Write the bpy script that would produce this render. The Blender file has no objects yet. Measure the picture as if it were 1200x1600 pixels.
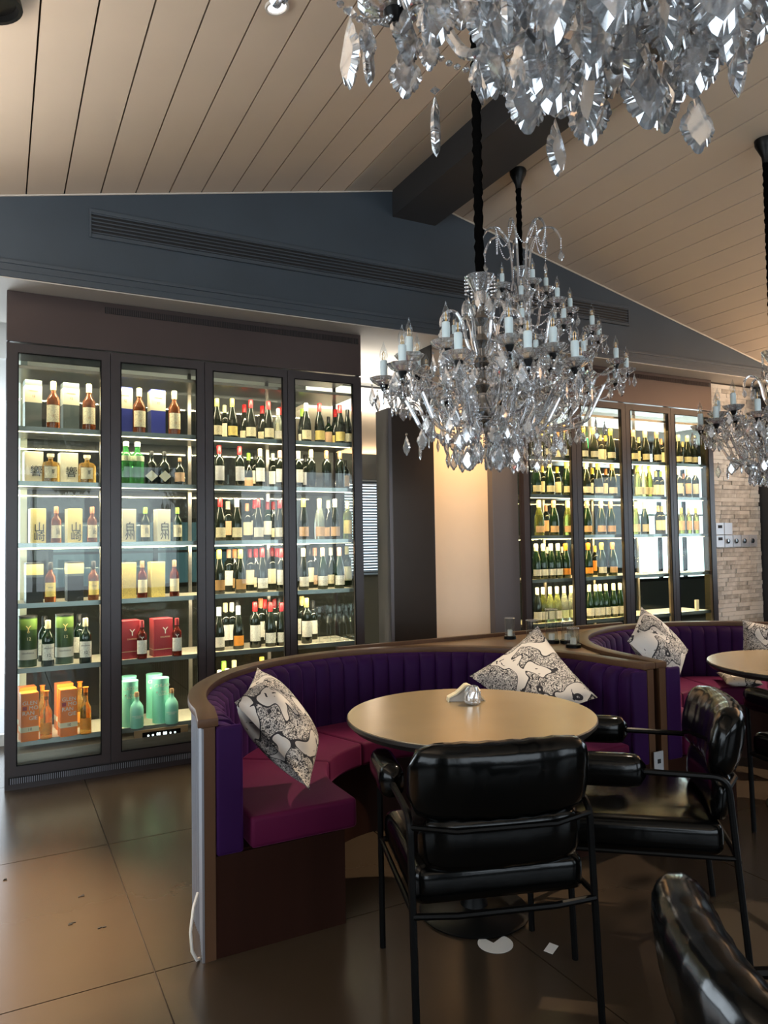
import bpy, bmesh, math, random
from mathutils import Vector, Matrix
random.seed(7)
PI = math.pi
S = bpy.context.scene
C = S.collection

# ------------------------------------------------------------------ camera
F_PX, CAM_H = 1150.0, 1.42
YAW, PITCH, ROLL = math.radians(27.6), math.radians(2.3), math.radians(-0.9)
fw = Vector((math.sin(YAW)*math.cos(PITCH), math.cos(YAW)*math.cos(PITCH), math.sin(PITCH)))
r0 = Vector((math.cos(YAW), -math.sin(YAW), 0)); u0 = r0.cross(fw)
rt = r0*math.cos(ROLL)+u0*math.sin(ROLL); up = -r0*math.sin(ROLL)+u0*math.cos(ROLL)
cam_d = bpy.data.cameras.new('camera'); cam = bpy.data.objects.new('camera', cam_d); C.objects.link(cam)
cam_d.sensor_fit = 'VERTICAL'; cam_d.sensor_height = 36; cam_d.lens = F_PX/1600*36; cam_d.clip_start = 0.02
cam.matrix_world = Matrix(((rt.x, up.x, -fw.x, 0), (rt.y, up.y, -fw.y, 0), (rt.z, up.z, -fw.z, CAM_H), (0, 0, 0, 1)))
S.camera = cam

def X_at(px, Y):                       # where a sight line through column px meets the vertical plane Y (real positions on a shelf)
    d = fw + rt*((px-600)/F_PX)
    return d.x/d.y*Y

# ------------------------------------------------------------------ world, lights, exposure
W = bpy.data.worlds.new('world'); S.world = W; W.use_nodes = True
bg = W.node_tree.nodes['Background']; bg.inputs[0].default_value = (0.80, 0.91, 1.0, 1); bg.inputs[1].default_value = 3.6
S.view_settings.view_transform = 'Standard'; S.view_settings.look = 'None'
S.view_settings.gamma = 1; S.view_settings.use_curve_mapping = False
S.view_settings.exposure = 0.35
cy = S.cycles
cy.max_bounces = 12; cy.transmission_bounces = 10; cy.glossy_bounces = 5; cy.diffuse_bounces = 3; cy.transparent_max_bounces = 24
cy.caustics_reflective = False; cy.caustics_refractive = False; cy.sample_clamp_indirect = 6; cy.use_denoising = True

def area(name, loc, direction, sx, sy, power, col, spread=180):
    L = bpy.data.lights.new(name, 'AREA'); L.shape = 'RECTANGLE'; L.size = sx; L.size_y = sy; L.energy = power; L.color = col
    L.spread = math.radians(spread)
    o = bpy.data.objects.new(name, L); o.location = loc
    o.rotation_euler = Vector(direction).to_track_quat('-Z', 'Y').to_euler(); C.objects.link(o); return o
def spot(name, loc, target, power, angle, col=(1, .76, .5), blend=.5, rad=.03):
    L = bpy.data.lights.new(name, 'SPOT'); L.energy = power; L.spot_size = math.radians(angle); L.spot_blend = blend
    L.color = col; L.shadow_soft_size = rad
    o = bpy.data.objects.new(name, L); o.location = loc
    o.rotation_euler = (Vector(target)-Vector(loc)).to_track_quat('-Z', 'Y').to_euler(); C.objects.link(o); return o
DAY = (.78, .9, 1)
area('daylight_left_windows', (-3.42, .7, 1.75), (1, .05, .05), 4.4, 2.0, 16, DAY)
area('daylight_rear_windows', (.6, -3.9, 1.75), (.0, 1, .08), 4.6, 1.9, 15, DAY)
area('daylight_rear_windows_right', (5.4, -3.9, 1.75), (.0, 1, .08), 2.6, 1.9, 12, DAY)
# added fill lamps, no known source, that wash the sloping ceiling
area('added_uplight_left', (-.72, 2.3, 2.50), (.12, 0, 1), 3.6, .08, 46, (1, .90, .79))
area('added_fill_rear', (1.2, -3.75, 2.56), (.05, .9, 1), 6.0, .12, 75, (1, .88, .74))
area('added_uplight_right', (7.5, 2.6, 2.36), (-.35, 0, 1), 3.2, .08, 135, (1, .70, .46))
spot('downlight_table', (3.6, 2.72, 3.74), (1.58, 2.62, .6), 440, 28, (1, .80, .56), .4)
spot('downlight_second_table', (5.8, 2.9, 3.26), (3.95, 2.60, .6), 420, 38, (1, .80, .58), .4)
spot('downlight_cream_panel', (3.35, 4.55, 2.92), (3.35, 5.03, 1.25), 150, 75, (1, .60, .26), 1)
spot('downlight_aisle', (-.35, 3.0, 3.3), (-.32, 3.0, 0), 1700, 38, (1, .72, .44), .8)
spot('downlight_brick', (6.55, 4.35, 2.9), (6.6, 4.9, 1.2), 22, 95, (1, .95, .86), 1)
area('back_room_daylight', (8.6, 8.0, 2.0), (-.6, -1, -.2), 2.5, 2.0, 60, DAY)
area('added_fill_back_room', (3.6, 5.72, 2.25), (0, .5, 1), 5.0, .1, 90, (1, .95, .86))  # added fill to whiten bulkhead and ceiling beyond, no cove is built there

# ------------------------------------------------------------------ materials
M = {}
def nodes(name):
    m = bpy.data.materials.new(name); m.use_nodes = True; M[name] = m
    return m, m.node_tree.nodes, m.node_tree.links, m.node_tree.nodes['Principled BSDF']
def mat(name, col, rough=.5, metal=0., spec=.5, coat=0., trans=0., ior=1.45, emit=None, es=0., sheen=0., noise=0., nscale=8., bump=0., bscale=40., alpha=1., stretch=(1, 1, 1), sheencol=None):
    m, n, l, b = nodes(name)
    b.inputs['Base Color'].default_value = (*col, 1); b.inputs['Roughness'].default_value = rough; b.inputs['Metallic'].default_value = metal
    b.inputs['Specular IOR Level'].default_value = spec; b.inputs['Coat Weight'].default_value = coat; b.inputs['Coat Roughness'].default_value = .05
    b.inputs['Transmission Weight'].default_value = trans; b.inputs['IOR'].default_value = ior
    b.inputs['Sheen Weight'].default_value = sheen; b.inputs['Alpha'].default_value = alpha
    if sheen: b.inputs['Sheen Roughness'].default_value = .35; b.inputs['Sheen Tint'].default_value = (*(sheencol or col), 1)
    if emit: b.inputs['Emission Color'].default_value = (*emit, 1); b.inputs['Emission Strength'].default_value = es
    if noise or bump:
        tc = n.new('ShaderNodeTexCoord'); mp = n.new('ShaderNodeMapping'); mp.inputs['Scale'].default_value = stretch
        l.new(tc.outputs['Object'], mp.inputs['Vector'])
    if noise:
        t = n.new('ShaderNodeTexNoise'); t.inputs['Scale'].default_value = nscale; t.inputs['Detail'].default_value = 5
        l.new(mp.outputs[0], t.inputs['Vector'])
        mx = n.new('ShaderNodeMix'); mx.data_type = 'RGBA'
        mx.inputs[6].default_value = (*[c*(1-noise) for c in col], 1); mx.inputs[7].default_value = (*[min(1, c*(1+noise)) for c in col], 1)
        l.new(t.outputs['Fac'], mx.inputs[0]); l.new(mx.outputs[2], b.inputs['Base Color'])
    if bump:
        t = n.new('ShaderNodeTexNoise'); t.inputs['Scale'].default_value = bscale; t.inputs['Detail'].default_value = 4
        l.new(mp.outputs[0], t.inputs['Vector']); bp = n.new('ShaderNodeBump'); bp.inputs['Strength'].default_value = bump; bp.inputs['Distance'].default_value = .01
        l.new(t.outputs['Fac'], bp.inputs['Height']); l.new(bp.outputs[0], b.inputs['Normal'])
    return m
def pane_mat(name, tint, f0=.04, gloss=.01):
    m = bpy.data.materials.new(name); m.use_nodes = True; n = m.node_tree.nodes; l = m.node_tree.links; n.clear()
    o = n.new('ShaderNodeOutputMaterial'); t = n.new('ShaderNodeBsdfTransparent'); g = n.new('ShaderNodeBsdfGlossy'); f = n.new('ShaderNodeLayerWeight'); x = n.new('ShaderNodeMixShader')
    t.inputs[0].default_value = (*tint, 1); g.inputs['Roughness'].default_value = gloss
    p = n.new('ShaderNodeMath'); p.operation = 'POWER'; p.inputs[1].default_value = 5; l.new(f.outputs['Facing'], p.inputs[0])
    q = n.new('ShaderNodeMath'); q.operation = 'MULTIPLY_ADD'; q.inputs[1].default_value = 1-f0; q.inputs[2].default_value = f0; l.new(p.outputs[0], q.inputs[0])
    l.new(q.outputs[0], x.inputs[0]); l.new(t.outputs[0], x.inputs[1]); l.new(g.outputs[0], x.inputs[2]); l.new(x.outputs[0], o.inputs[0]); M[name] = m
mat('ceiling_paint', (.58, .48, .38), .55, noise=.06, nscale=3)
mat('groove_dark', (.09, .065, .045), .8)
mat('beam', (.030, .030, .032), .5, noise=.1)
mat('blue_plaster', (.040, .055, .072), .55, noise=.28, nscale=2.2, bump=.05, bscale=12)
mat('trim_blue', (.048, .062, .078), .45)
mat('soffit', (.50, .46, .41), .7)
mat('tile', (.046, .032, .021), .25, spec=.28, noise=.22, nscale=1.6, bump=.02, bscale=9)
mat('grout', (.03, .024, .02), .8)
mat('white_wall', (.7, .69, .66), .8)
mat('tan_wall', (.42, .32, .22), .8)
mat('dark_wall', (.05, .055, .055), .7)
mat('cabinet_metal', (.032, .024, .025), .34, spec=.6, noise=.08)
mat('fascia_metal', (.070, .052, .050), .30, metal=.35, noise=.1, nscale=3)
mat('black_slot', (.006, .006, .007), .6)
mat('steel_panel', (.13, .125, .135), .35, metal=.35, noise=.05, stretch=(1, 1, .1))
mat('bronze_panel', (.045, .036, .030), .30, metal=.6, noise=.08)
mat('cream_panel', (.70, .60, .48), .6, noise=.05, nscale=4)
mat('shelf_metal', (.33, .29, .25), .28, metal=.85, noise=.2, nscale=20, stretch=(.2, 6, 6))
mat('shelf_liner', (.60, .54, .42), .6, noise=.25, nscale=90)
mat('shelf_edge', (.30, .34, .34), .2, metal=.5)
mat('led', (1, .9, .7), .5, emit=(1, .84, .58), es=5)
mat('brown_wood', (.10, .050, .026), .42, spec=.25, noise=.3, nscale=7, stretch=(1, 1, .12))
mat('red_wood', (.022, .008, .005), .45, spec=.12, noise=.4, nscale=9, stretch=(1, 1, .1))
mat('counter_wood', (.30, .19, .11), .3, noise=.15, nscale=6, stretch=(.2, 3, 1))
mat('purple_velvet', (.024, .005, .046), .62, spec=.12, sheen=.34, sheencol=(.42, .12, .60), noise=.25, nscale=5)
mat('plum_velvet', (.080, .006, .034), .62, spec=.12, sheen=.34, sheencol=(.65, .16, .38), noise=.25, nscale=4)
mat('rib_metal', (.30, .31, .35), .35, metal=.7)
mat('leather', (.0018, .002, .002), .16, spec=.3, bump=.10, bscale=14)
mat('black_steel', (.002, .002, .002), .38, spec=.14)
mat('table_top', (.36, .27, .155), .27, metal=.35, noise=.12, nscale=4)
mat('table_edge', (.02, .017, .015), .35)
mat('white_paper', (.75, .72, .68), .8)
mat('candle', (.72, .86, .90), .45)
mat('rope', (.003, .003, .003), 1, spec=0)
mat('chrome', (.35, .36, .37), .15, metal=1)
mat('black_metal', (.004, .004, .004), .4, spec=.25)
mat('filament', (.95, .62, .22), .35, metal=.3)
mat('plate_silver', (.50, .52, .55), .35, metal=.3)
mat('exit_green', (.0, .3, .08), .5, emit=(0, 1, .25), es=1.6)
mat('exit_white', (.9, .9, .9), .5, emit=(.8, 1, .85), es=1.6)
mat('display_white', (.9, .95, 1), .5, emit=(.85, .93, 1), es=3)
mat('cable_white', (.72, .68, .62), .5)
mat('gold_fold', (.80, .70, .48), .4)
mat('wax', (.8, .78, .7), .5)
mat('downlight_lens', (1, 1, 1), .5, emit=(.92, .95, 1), es=1.1)
mat('blind', (.12, .16, .2), .6)
mat('debris', (.012, .01, .008), .8)
mat('leaf_green', (.03, .09, .03), .6, noise=.4)
pane_mat('door_glass', (.95, .98, .95), .022)
pane_mat('back_glass', (.93, .95, .91), .02)
pane_mat('clear_glass', (.93, .95, .95), .06); pane_mat('bulb_glass', (.90, .93, .95), .12)
pane_mat('window_glass', (.95, .98, 1), .03); pane_mat('tinted_glass', (.13, .17, .17), .03)

def crystal(name, rough=0.0, tint=(1, 1, 1)):
    m = bpy.data.materials.new(name); m.use_nodes = True; n = m.node_tree.nodes; l = m.node_tree.links; n.clear()
    o = n.new('ShaderNodeOutputMaterial'); g = n.new('ShaderNodeBsdfGlass'); g.inputs['IOR'].default_value = 1.55; g.inputs['Roughness'].default_value = rough; g.inputs[0].default_value = (*tint, 1)
    gl = n.new('ShaderNodeBsdfGlossy'); gl.inputs['Roughness'].default_value = .06; x = n.new('ShaderNodeMixShader'); x.inputs[0].default_value = .38
    gl.inputs[0].default_value = (.95, .97, 1, 1)
    l.new(g.outputs[0], x.inputs[1]); l.new(gl.outputs[0], x.inputs[2])
    df = n.new('ShaderNodeBsdfDiffuse'); df.inputs[0].default_value = (.92, .96, 1, 1); y = n.new('ShaderNodeMixShader'); y.inputs[0].default_value = .16
    l.new(x.outputs[0], y.inputs[1]); l.new(df.outputs[0], y.inputs[2]); l.new(y.outputs[0], o.inputs[0]); M[name] = m
crystal('crystal'); crystal('crystal_arm', .02)

def liquid(name, col, rough=.06, tr=.75):
    mat(name, col, rough, trans=tr, ior=1.35, spec=.6)
mat('wine_glass_dark', (.010, .014, .010), .07, spec=.7)
liquid('amber', (.80, .42, .09)); liquid('dark_amber', (.42, .11, .03)); liquid('ruby', (.30, .03, .015))
liquid('gin_green', (.12, .62, .16)); liquid('pale_green', (.55, .62, .22)); liquid('olive', (.25, .28, .06)); liquid('clear_white', (.85, .9, .75))
mat('dark_green_glass', (.006, .019, .007), .08, spec=.7); mat('teal_opaque', (.25, .62, .50), .3)
for k, c in dict(red=(.52, .012, .015), yellow=(.80, .58, .10), white=(.80, .77, .68), black=(.012, .012, .012), orange=(.90, .22, .02), green=(.35, .62, .08),
                 copper=(.55, .22, .10), gold=(.78, .60, .22), cork=(.35, .20, .10), darkred=(.20, .012, .02), blue=(.04, .05, .30), grey=(.10, .12, .11),
                 moss=(.12, .20, .045), tube=(.035, .07, .025), teal=(.22, .60, .47), crimson=(.33, .03, .04), cream=(.82, .74, .52), box_yellow=(.86, .70, .28), champagne=(.72, .62, .36), rose=(.62, .30, .20)).items():
    mat('c_'+k, c, .38)
def label_mat(name, col, ink=(.25, .16, .1), dens=.42):
    m, n, l, b = nodes(name); b.inputs['Roughness'].default_value = .6
    tc = n.new('ShaderNodeTexCoord'); mp = n.new('ShaderNodeMapping'); mp.inputs['Scale'].default_value = (160, 160, 330); l.new(tc.outputs['Object'], mp.inputs[0])
    t = n.new('ShaderNodeTexNoise'); t.inputs['Scale'].default_value = 1; t.inputs['Detail'].default_value = 0; l.new(mp.outputs[0], t.inputs['Vector'])
    r = n.new('ShaderNodeValToRGB'); r.color_ramp.elements[0].position = dens-.08; r.color_ramp.elements[0].color = (*[a*.5+b_*.5 for a, b_ in zip(col, ink)], 1)
    r.color_ramp.elements[1].position = dens; r.color_ramp.elements[1].color = (*col, 1); l.new(t.outputs['Fac'], r.inputs[0]); l.new(r.outputs[0], b.inputs['Base Color'])
for k, c in dict(cream=(.84, .74, .50), white=(.84, .80, .72), brown=(.40, .22, .08), grey=(.50, .50, .52), orange=(.90, .32, .03), yellow=(.86, .66, .20), peach=(.78, .48, .28), pale=(.72, .80, .50)).items():
    label_mat('l_'+k, c)
# toile print for cushions: dark squiggles gathered in patches on off-white cotton
def toile():
    m, n, l, b = nodes('toile'); b.inputs['Roughness'].default_value = .85
    tc = n.new('ShaderNodeTexCoord')
    def noise(sc, det=2, dist=0.):
        t = n.new('ShaderNodeTexNoise'); t.inputs['Scale'].default_value = sc; t.inputs['Detail'].default_value = det; t.inputs['Distortion'].default_value = dist; l.new(tc.outputs['Object'], t.inputs['Vector']); return t
    def math_(op, a, bb):
        q = n.new('ShaderNodeMath'); q.operation = op
        for i, v in enumerate((a, bb)):
            if isinstance(v, (int, float)): q.inputs[i].default_value = v
            else: l.new(v, q.inputs[i])
        return q.outputs[0]
    big = noise(7.5, 1, .6).outputs['Fac']; fine = noise(60, 3, 2.2).outputs['Fac']
    lines = math_('LESS_THAN', math_('ABSOLUTE', math_('SUBTRACT', fine, .5), 0), .055)
    patch = math_('GREATER_THAN', big, .455)
    edge = math_('LESS_THAN', math_('ABSOLUTE', math_('SUBTRACT', big, .455), 0), .012)
    med = noise(30, 1, 1).outputs['Fac']; dots = math_('GREATER_THAN', med, .69)
    ink = math_('MAXIMUM', math_('MAXIMUM', math_('MULTIPLY', lines, patch), edge), dots)
    mx = n.new('ShaderNodeMix'); mx.data_type = 'RGBA'; mx.inputs[6].default_value = (.60, .55, .50, 1); mx.inputs[7].default_value = (.02, .018, .022, 1)
    l.new(ink, mx.inputs[0]); l.new(mx.outputs[2], b.inputs['Base Color'])
toile()
def stone():
    m, n, l, b = nodes('stone'); b.inputs['Roughness'].default_value = .75
    oi = n.new('ShaderNodeObjectInfo'); tc = n.new('ShaderNodeTexCoord'); t = n.new('ShaderNodeTexNoise'); t.inputs['Scale'].default_value = 14; t.inputs['Detail'].default_value = 6
    l.new(tc.outputs['Object'], t.inputs['Vector']); a = n.new('ShaderNodeMath'); a.operation = 'MULTIPLY_ADD'; l.new(oi.outputs['Random'], a.inputs[0]); a.inputs[1].default_value = .5
    l.new(t.outputs['Fac'], a.inputs[2]); r = n.new('ShaderNodeValToRGB'); r.color_ramp.elements[0].position = .35; r.color_ramp.elements[0].color = (.24, .21, .17, 1)
    r.color_ramp.elements[1].position = .9; r.color_ramp.elements[1].color = (.62, .58, .51, 1); l.new(a.outputs[0], r.inputs[0]); l.new(r.outputs[0], b.inputs['Base Color'])
    bp = n.new('ShaderNodeBump'); bp.inputs['Strength'].default_value = .3; bp.inputs['Distance'].default_value = .01; l.new(t.outputs['Fac'], bp.inputs['Height']); l.new(bp.outputs[0], b.inputs['Normal'])
stone()

# ------------------------------------------------------------------ helpers
class MB:
    def __init__(s): s.v = []; s.f = []; s.mi = []; s.ms = []
    def _m(s, m):
        if m is None: return 0
        if m not in s.ms: s.ms.append(m)
        return s.ms.index(m)
    def add(s, vs, fs, m=None):
        o = len(s.v); k = s._m(m); s.v += [tuple(v) for v in vs]
        for f in fs: s.f.append(tuple(i+o for i in f)); s.mi.append(k)
        return s
    def box(s, x0, x1, y0, y1, z0, z1, m=None):
        vs = [(x, y, z) for z in (z0, z1) for y in (y0, y1) for x in (x0, x1)]
        return s.add(vs, [(0, 2, 3, 1), (4, 5, 7, 6), (0, 1, 5, 4), (2, 6, 7, 3), (0, 4, 6, 2), (1, 3, 7, 5)], m)
    def lathe(s, prof, n=16, c=(0, 0, 0), m=None, scal=None, cap=True):
        vs = []; fs = []
        for (r, z) in prof:
            for i in range(n):
                a = 2*PI*i/n; k = 1 if scal is None else scal(a, z); vs.append((c[0]+r*k*math.cos(a), c[1]+r*k*math.sin(a), c[2]+z))
        for j in range(len(prof)-1):
            for i in range(n): a = j*n+i; b = j*n+(i+1) % n; fs.append((a, b, b+n, a+n))
        if cap:
            if prof[0][0] > 1e-6: fs.append(tuple(range(n))[::-1])
            if prof[-1][0] > 1e-6: fs.append(tuple(range((len(prof)-1)*n, len(prof)*n)))
        return s.add(vs, fs, m)
    def tube(s, pts, r, n=8, m=None, rf=None, closed=False):
        pts = [Vector(p) for p in pts]; N = len(pts); vs = []; fs = []; prev = None
        for i, p in enumerate(pts):
            if closed: t = (pts[(i+1) % N]-pts[i-1]).normalized()
            else: t = (pts[min(i+1, N-1)]-pts[max(i-1, 0)]).normalized()
            if prev is None: a = t.orthogonal().normalized()
            else:
                a = prev-t*prev.dot(t); a = a.normalized() if a.length > 1e-6 else t.orthogonal().normalized()
            prev = a; b = t.cross(a); rr = r if rf is None else rf(i/(N-1))*r
            for k in range(n): q = 2*PI*k/n; vs.append(p+a*math.cos(q)*rr+b*math.sin(q)*rr)
        L = N if closed else N-1
        for j in range(L):
            for k in range(n): a0 = j*n+k; b0 = j*n+(k+1) % n; a1 = ((j+1) % N)*n+k; b1 = ((j+1) % N)*n+(k+1) % n; fs.append((a0, b0, b1, a1))
        if not closed: fs.append(tuple(range(n))[::-1]); fs.append(tuple(range((N-1)*n, N*n)))
        return s.add(vs, fs, m)
    def prism(s, outline, z0, z1, m=None, top=None):
        n = len(outline); vs = [(x, y, z0) for x, y in outline]+[(x, y, z1) for x, y in outline]
        fs = [tuple(range(n))[::-1], tuple(range(n, 2*n))]+[(i, (i+1) % n, n+(i+1) % n, n+i) for i in range(n)]
        return s.add(vs, fs, m)
    def mesh(s, name, mt=None, smooth=False, bevel=0, seg=2):
        me = bpy.data.meshes.new(name); me.from_pydata(s.v, [], s.f)
        mats = s.ms if s.ms and s.ms[0] is not None else [mt]
        for q in mats: me.materials.append(M[q] if isinstance(q, str) else q)
        if s.ms: me.polygons.foreach_set('material_index', s.mi)
        if bevel or smooth:
            bm = bmesh.new(); bm.from_mesh(me)
            if bevel:
                bmesh.ops.remove_doubles(bm, verts=bm.verts, dist=1e-5)
                es = [e for e in bm.edges if len(e.link_faces) == 2 and e.calc_face_angle(0) > .6]
                bmesh.ops.bevel(bm, geom=es, offset=bevel, segments=seg, affect='EDGES', profile=.6, clamp_overlap=True)
            bmesh.ops.recalc_face_normals(bm, faces=bm.faces); bm.to_mesh(me); bm.free()
            if smooth:
                me.polygons.foreach_set('use_smooth', [True]*len(me.polygons))
                if smooth != 'all': me.set_sharp_from_angle(angle=.75)
        me.update(); return me
    def build(s, name, mt=None, parent=None, loc=(0, 0, 0), rz=0, **k):
        return link(name, s.mesh(name, mt, **k), parent, loc, rz)
def link(name, me, parent=None, loc=(0, 0, 0), rz=0):
    o = bpy.data.objects.new(name, me); o.location = loc; o.rotation_euler = (0, 0, rz); C.objects.link(o)
    if parent: o.parent = parent
    return o
def tag(o, label=None, cat=None, group=None, kind=None):
    if label: o['label'] = label
    if cat: o['category'] = cat
    if group: o['group'] = group
    if kind: o['kind'] = kind
    return o
def empty(name, label, cat, loc=(0, 0, 0), rz=0, group=None):
    o = bpy.data.objects.new(name, None); o.empty_display_size = .1; o.location = loc; o.rotation_euler = (0, 0, rz); C.objects.link(o)
    return tag(o, label, cat, group)
def copy_tree(o, parent=None):
    c = o.copy(); C.objects.link(c)
    if parent: c.parent = parent
    for ch in KIDS.get(o.name, []) if KIDS else list(o.children): copy_tree(ch, c)
    return c
KIDS = {}
def kids_index():
    KIDS.clear()
    for o in C.objects:
        if o.parent: KIDS.setdefault(o.parent.name, []).append(o)
def struct(o): o['kind'] = 'structure'; return o

_txt = {}
def text_mesh(s, size, m, ext=.0004, align='CENTER', bold=0.):
    k = (s, size, m, align)
    if k in _txt: return _txt[k]
    cu = bpy.data.curves.new('lettering', 'FONT'); cu.body = s; cu.size = size; cu.align_x = align; cu.align_y = 'CENTER'; cu.extrude = ext; cu.resolution_u = 2; cu.offset = bold
    cu.space_line = .85
    o = bpy.data.objects.new('tmp', cu); C.objects.link(o)
    dg = bpy.context.evaluated_depsgraph_get(); me = bpy.data.meshes.new_from_object(o.evaluated_get(dg))
    bpy.data.objects.remove(o); me.name = 'lettering'; me.materials.clear(); me.materials.append(M[m])
    me.transform(Matrix.Rotation(PI/2, 4, 'X')); _txt[k] = me; return me
def letters(s, size, m, parent, loc, align='CENTER', bold=0.): return link('lettering', text_mesh(s, size, m, align=align, bold=bold), parent, loc)

# ------------------------------------------------------------------ setting
GY, FY = 4.66, 4.868                    # gable face, cabinet face
def roof_z(x): return 4.02-.2205*abs(x-2.655)
# floor: big tiles 1.17 x 1.19 m
fl = struct(MB().box(-3.6, 13, -4, 9.4, -.05, -.006).build('floor', 'grout'))
k = 0
for i in range(-4, 11):
    for j in range(-6, 6):
        x0 = .466+1.17*i; y0 = 2.59+1.19*j
        a0, a1, b0, b1 = max(x0, -3.6)+.0025, min(x0+1.17, 13)-.0025, max(y0, -4)+.0025, min(y0+1.19, 9.4)-.0025
        if a1-a0 < .05 or b1-b0 < .05: continue
        me = MB().box(-(a1-a0)/2, (a1-a0)/2, -(b1-b0)/2, (b1-b0)/2, -.006, 0).mesh('tile', 'tile')
        link('tile', me, fl, ((a0+a1)/2, (b0+b1)/2, 0))
# ceiling slopes of long painted planks
for side, nm in ((-1, 'ceiling'), (1, 'ceiling')):
    x_far = -3.7 if side < 0 else 8.6
    dx = .203; th = math.atan(.2205)
    m_ = MB(); xa, xb = 2.655, x_far
    za, zb = roof_z(xa)+.035, roof_z(xb)+.035
    m_.add([(xa, -4, za), (xb, -4, zb), (xb, 4.9, zb), (xa, 4.9, za), (xa, -4, za+.05), (xb, -4, zb+.05), (xb, 4.9, zb+.05), (xa, 4.9, za+.05)],
           [(0, 1, 2, 3), (4, 7, 6, 5), (0, 4, 5, 1), (2, 6, 7, 3), (1, 5, 6, 2), (0, 3, 7, 4)])
    par = struct(m_.build(nm, 'groove_dark'))
    w = dx-.008; pm = MB()
    z_off = -side*.2205
    pm.add([(0, -4, 0), (side*w, -4, -.2205*w), (side*w, GY+.01, -.2205*w), (0, GY+.01, 0), (0, -4, .03), (side*w, -4, -.2205*w+.03), (side*w, GY+.01, -.2205*w+.03), (0, GY+.01, .03)],
           [(0, 1, 2, 3), (4, 7, 6, 5), (0, 4, 5, 1), (2, 6, 7, 3), (1, 5, 6, 2), (0, 3, 7, 4)])
    me = pm.mesh('plank', 'ceiling_paint')
    n = int(abs(x_far-2.56)/dx)+1
    st = 2.560 if side < 0 else 2.75
    for q in range(n):
        x = st+side*q*dx; link('plank', me, par, (x, 0, roof_z(x)))
# ridge beam
struct(MB().box(2.545, 2.915, -4, GY+.01, 3.80, 4.02).build('trim_1', 'beam', bevel=.006))
# gable wall above the cabinets
g = MB(); xs = [-3.7, 2.655, 8.6]
vs = [(-3.7, GY, 3.05), (8.6, GY, 3.05), (8.6, GY, roof_z(8.6)+.03), (2.655, GY, 4.06), (-3.7, GY, roof_z(-3.7)+.03)]
if vs[4][2] < 3.05: vs = [(-1.9, GY, 3.05), (7.1, GY, 3.05), (2.655, GY, 4.06)]
bk = [(x, y+.2, z) for x, y, z in vs]; n = len(vs)
g.add(vs+bk, [tuple(range(n)), tuple(range(n, 2*n))[::-1]]+[(i, n+i, n+(i+1) % n, (i+1) % n) for i in range(n)])
struct(g.build('wall_front', 'blue_plaster'))
struct(MB().box(-3.7, 8.6, GY-.012, 4.86, 2.965, 3.05).build('trim_2', 'trim_blue', bevel=.004))
struct(MB().box(-3.7, 8.6, GY-.022, GY+.02, 3.04, 3.062).box(-3.7, 8.6, GY-.018, GY+.02, 3.0, 3.008).build('trim_3', 'trim_blue', bevel=.003))
struct(MB().box(-3.7, 8.6, GY, 5.6, 2.958, 2.985).build('trim_4', 'soffit'))
# thin bright line under the planks at the gable
l_ = MB()
for sx, x1 in ((-1, -1.5), (1, 6.9)):
    xx = 2.655; l_.tube([(xx, GY-.006, roof_z(xx)-.006), (x1, GY-.006, roof_z(x1)-.006)], .006, 5)
struct(l_.build('trim_5', 'soffit'))
# walls that close the room
struct(MB().box(-3.7, -3.6, -4, 9.4, 0, .6).box(-3.7, -3.6, -4, 9.4, 2.9, 3.3).box(-3.7, -3.6, -4, -1.6, .6, 2.9).box(-3.7, -3.6, 3, 9.4, .6, 2.9).build('wall_left', 'dark_wall'))
struct(MB().box(-3.7, 13, -4.1, -4, 0, .6).box(-3.7, 13, -4.1, -4, 2.9, 4.1).box(-3.7, -1.9, -4.1, -4, .6, 2.9).box(2.95, 4.05, -4.1, -4, .6, 2.9).box(6.75, 13, -4.1, -4, .6, 2.9).build('wall_rear', 'dark_wall'))
for nm, (x0, x1, y0, y1) in {'window_1': (-3.64, -3.60, -1.6, 3.0)}.items():
    w_ = MB().box(x0-.03, x1, y0, y1, .6, .66).box(x0-.03, x1, y0, y1, 2.84, 2.9)
    for q in range(5): yy = y0+(y1-y0-.06)*q/4; w_.box(x0-.03, x1, yy, yy+.06, .6, 2.9)
    struct(w_.build(nm, 'black_metal'))
for nm, x0, x1 in (('window_2', -1.9, 2.95), ('window_3', 4.05, 6.75)):
    w_ = MB().box(x0, x1, -4.06, -4.0, .6, .66).box(x0, x1, -4.06, -4.0, 2.84, 2.9)
    for q in range(5): xx = x0+(x1-x0-.06)*q/4; w_.box(xx, xx+.06, -4.06, -4.0, .6, 2.9)
    struct(w_.build(nm, 'black_metal'))
struct(MB().box(8.6, 8.7, -4, 4.9, 0, .9).box(8.6, 8.7, -4, 4.9, 2.45, 3.3).box(8.6, 8.7, -4, .6, .9, 2.45).box(8.6, 8.7, 4.3, 4.9, .9, 2.45).build('wall_right', 'dark_wall'))
w_ = MB().box(8.6, 8.68, .6, 4.3, .9, .95).box(8.6, 8.68, .6, 4.3, 2.40, 2.45)
for q in range(4): yy = .6+3.65*q/3; w_.box(8.6, 8.68, yy, yy+.05, .9, 2.45)
o = struct(w_.build('window_7', 'black_metal')); MB().box(8.64, 8.646, .6, 4.3, .9, 2.45).build('pane', 'window_glass', o)
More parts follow.
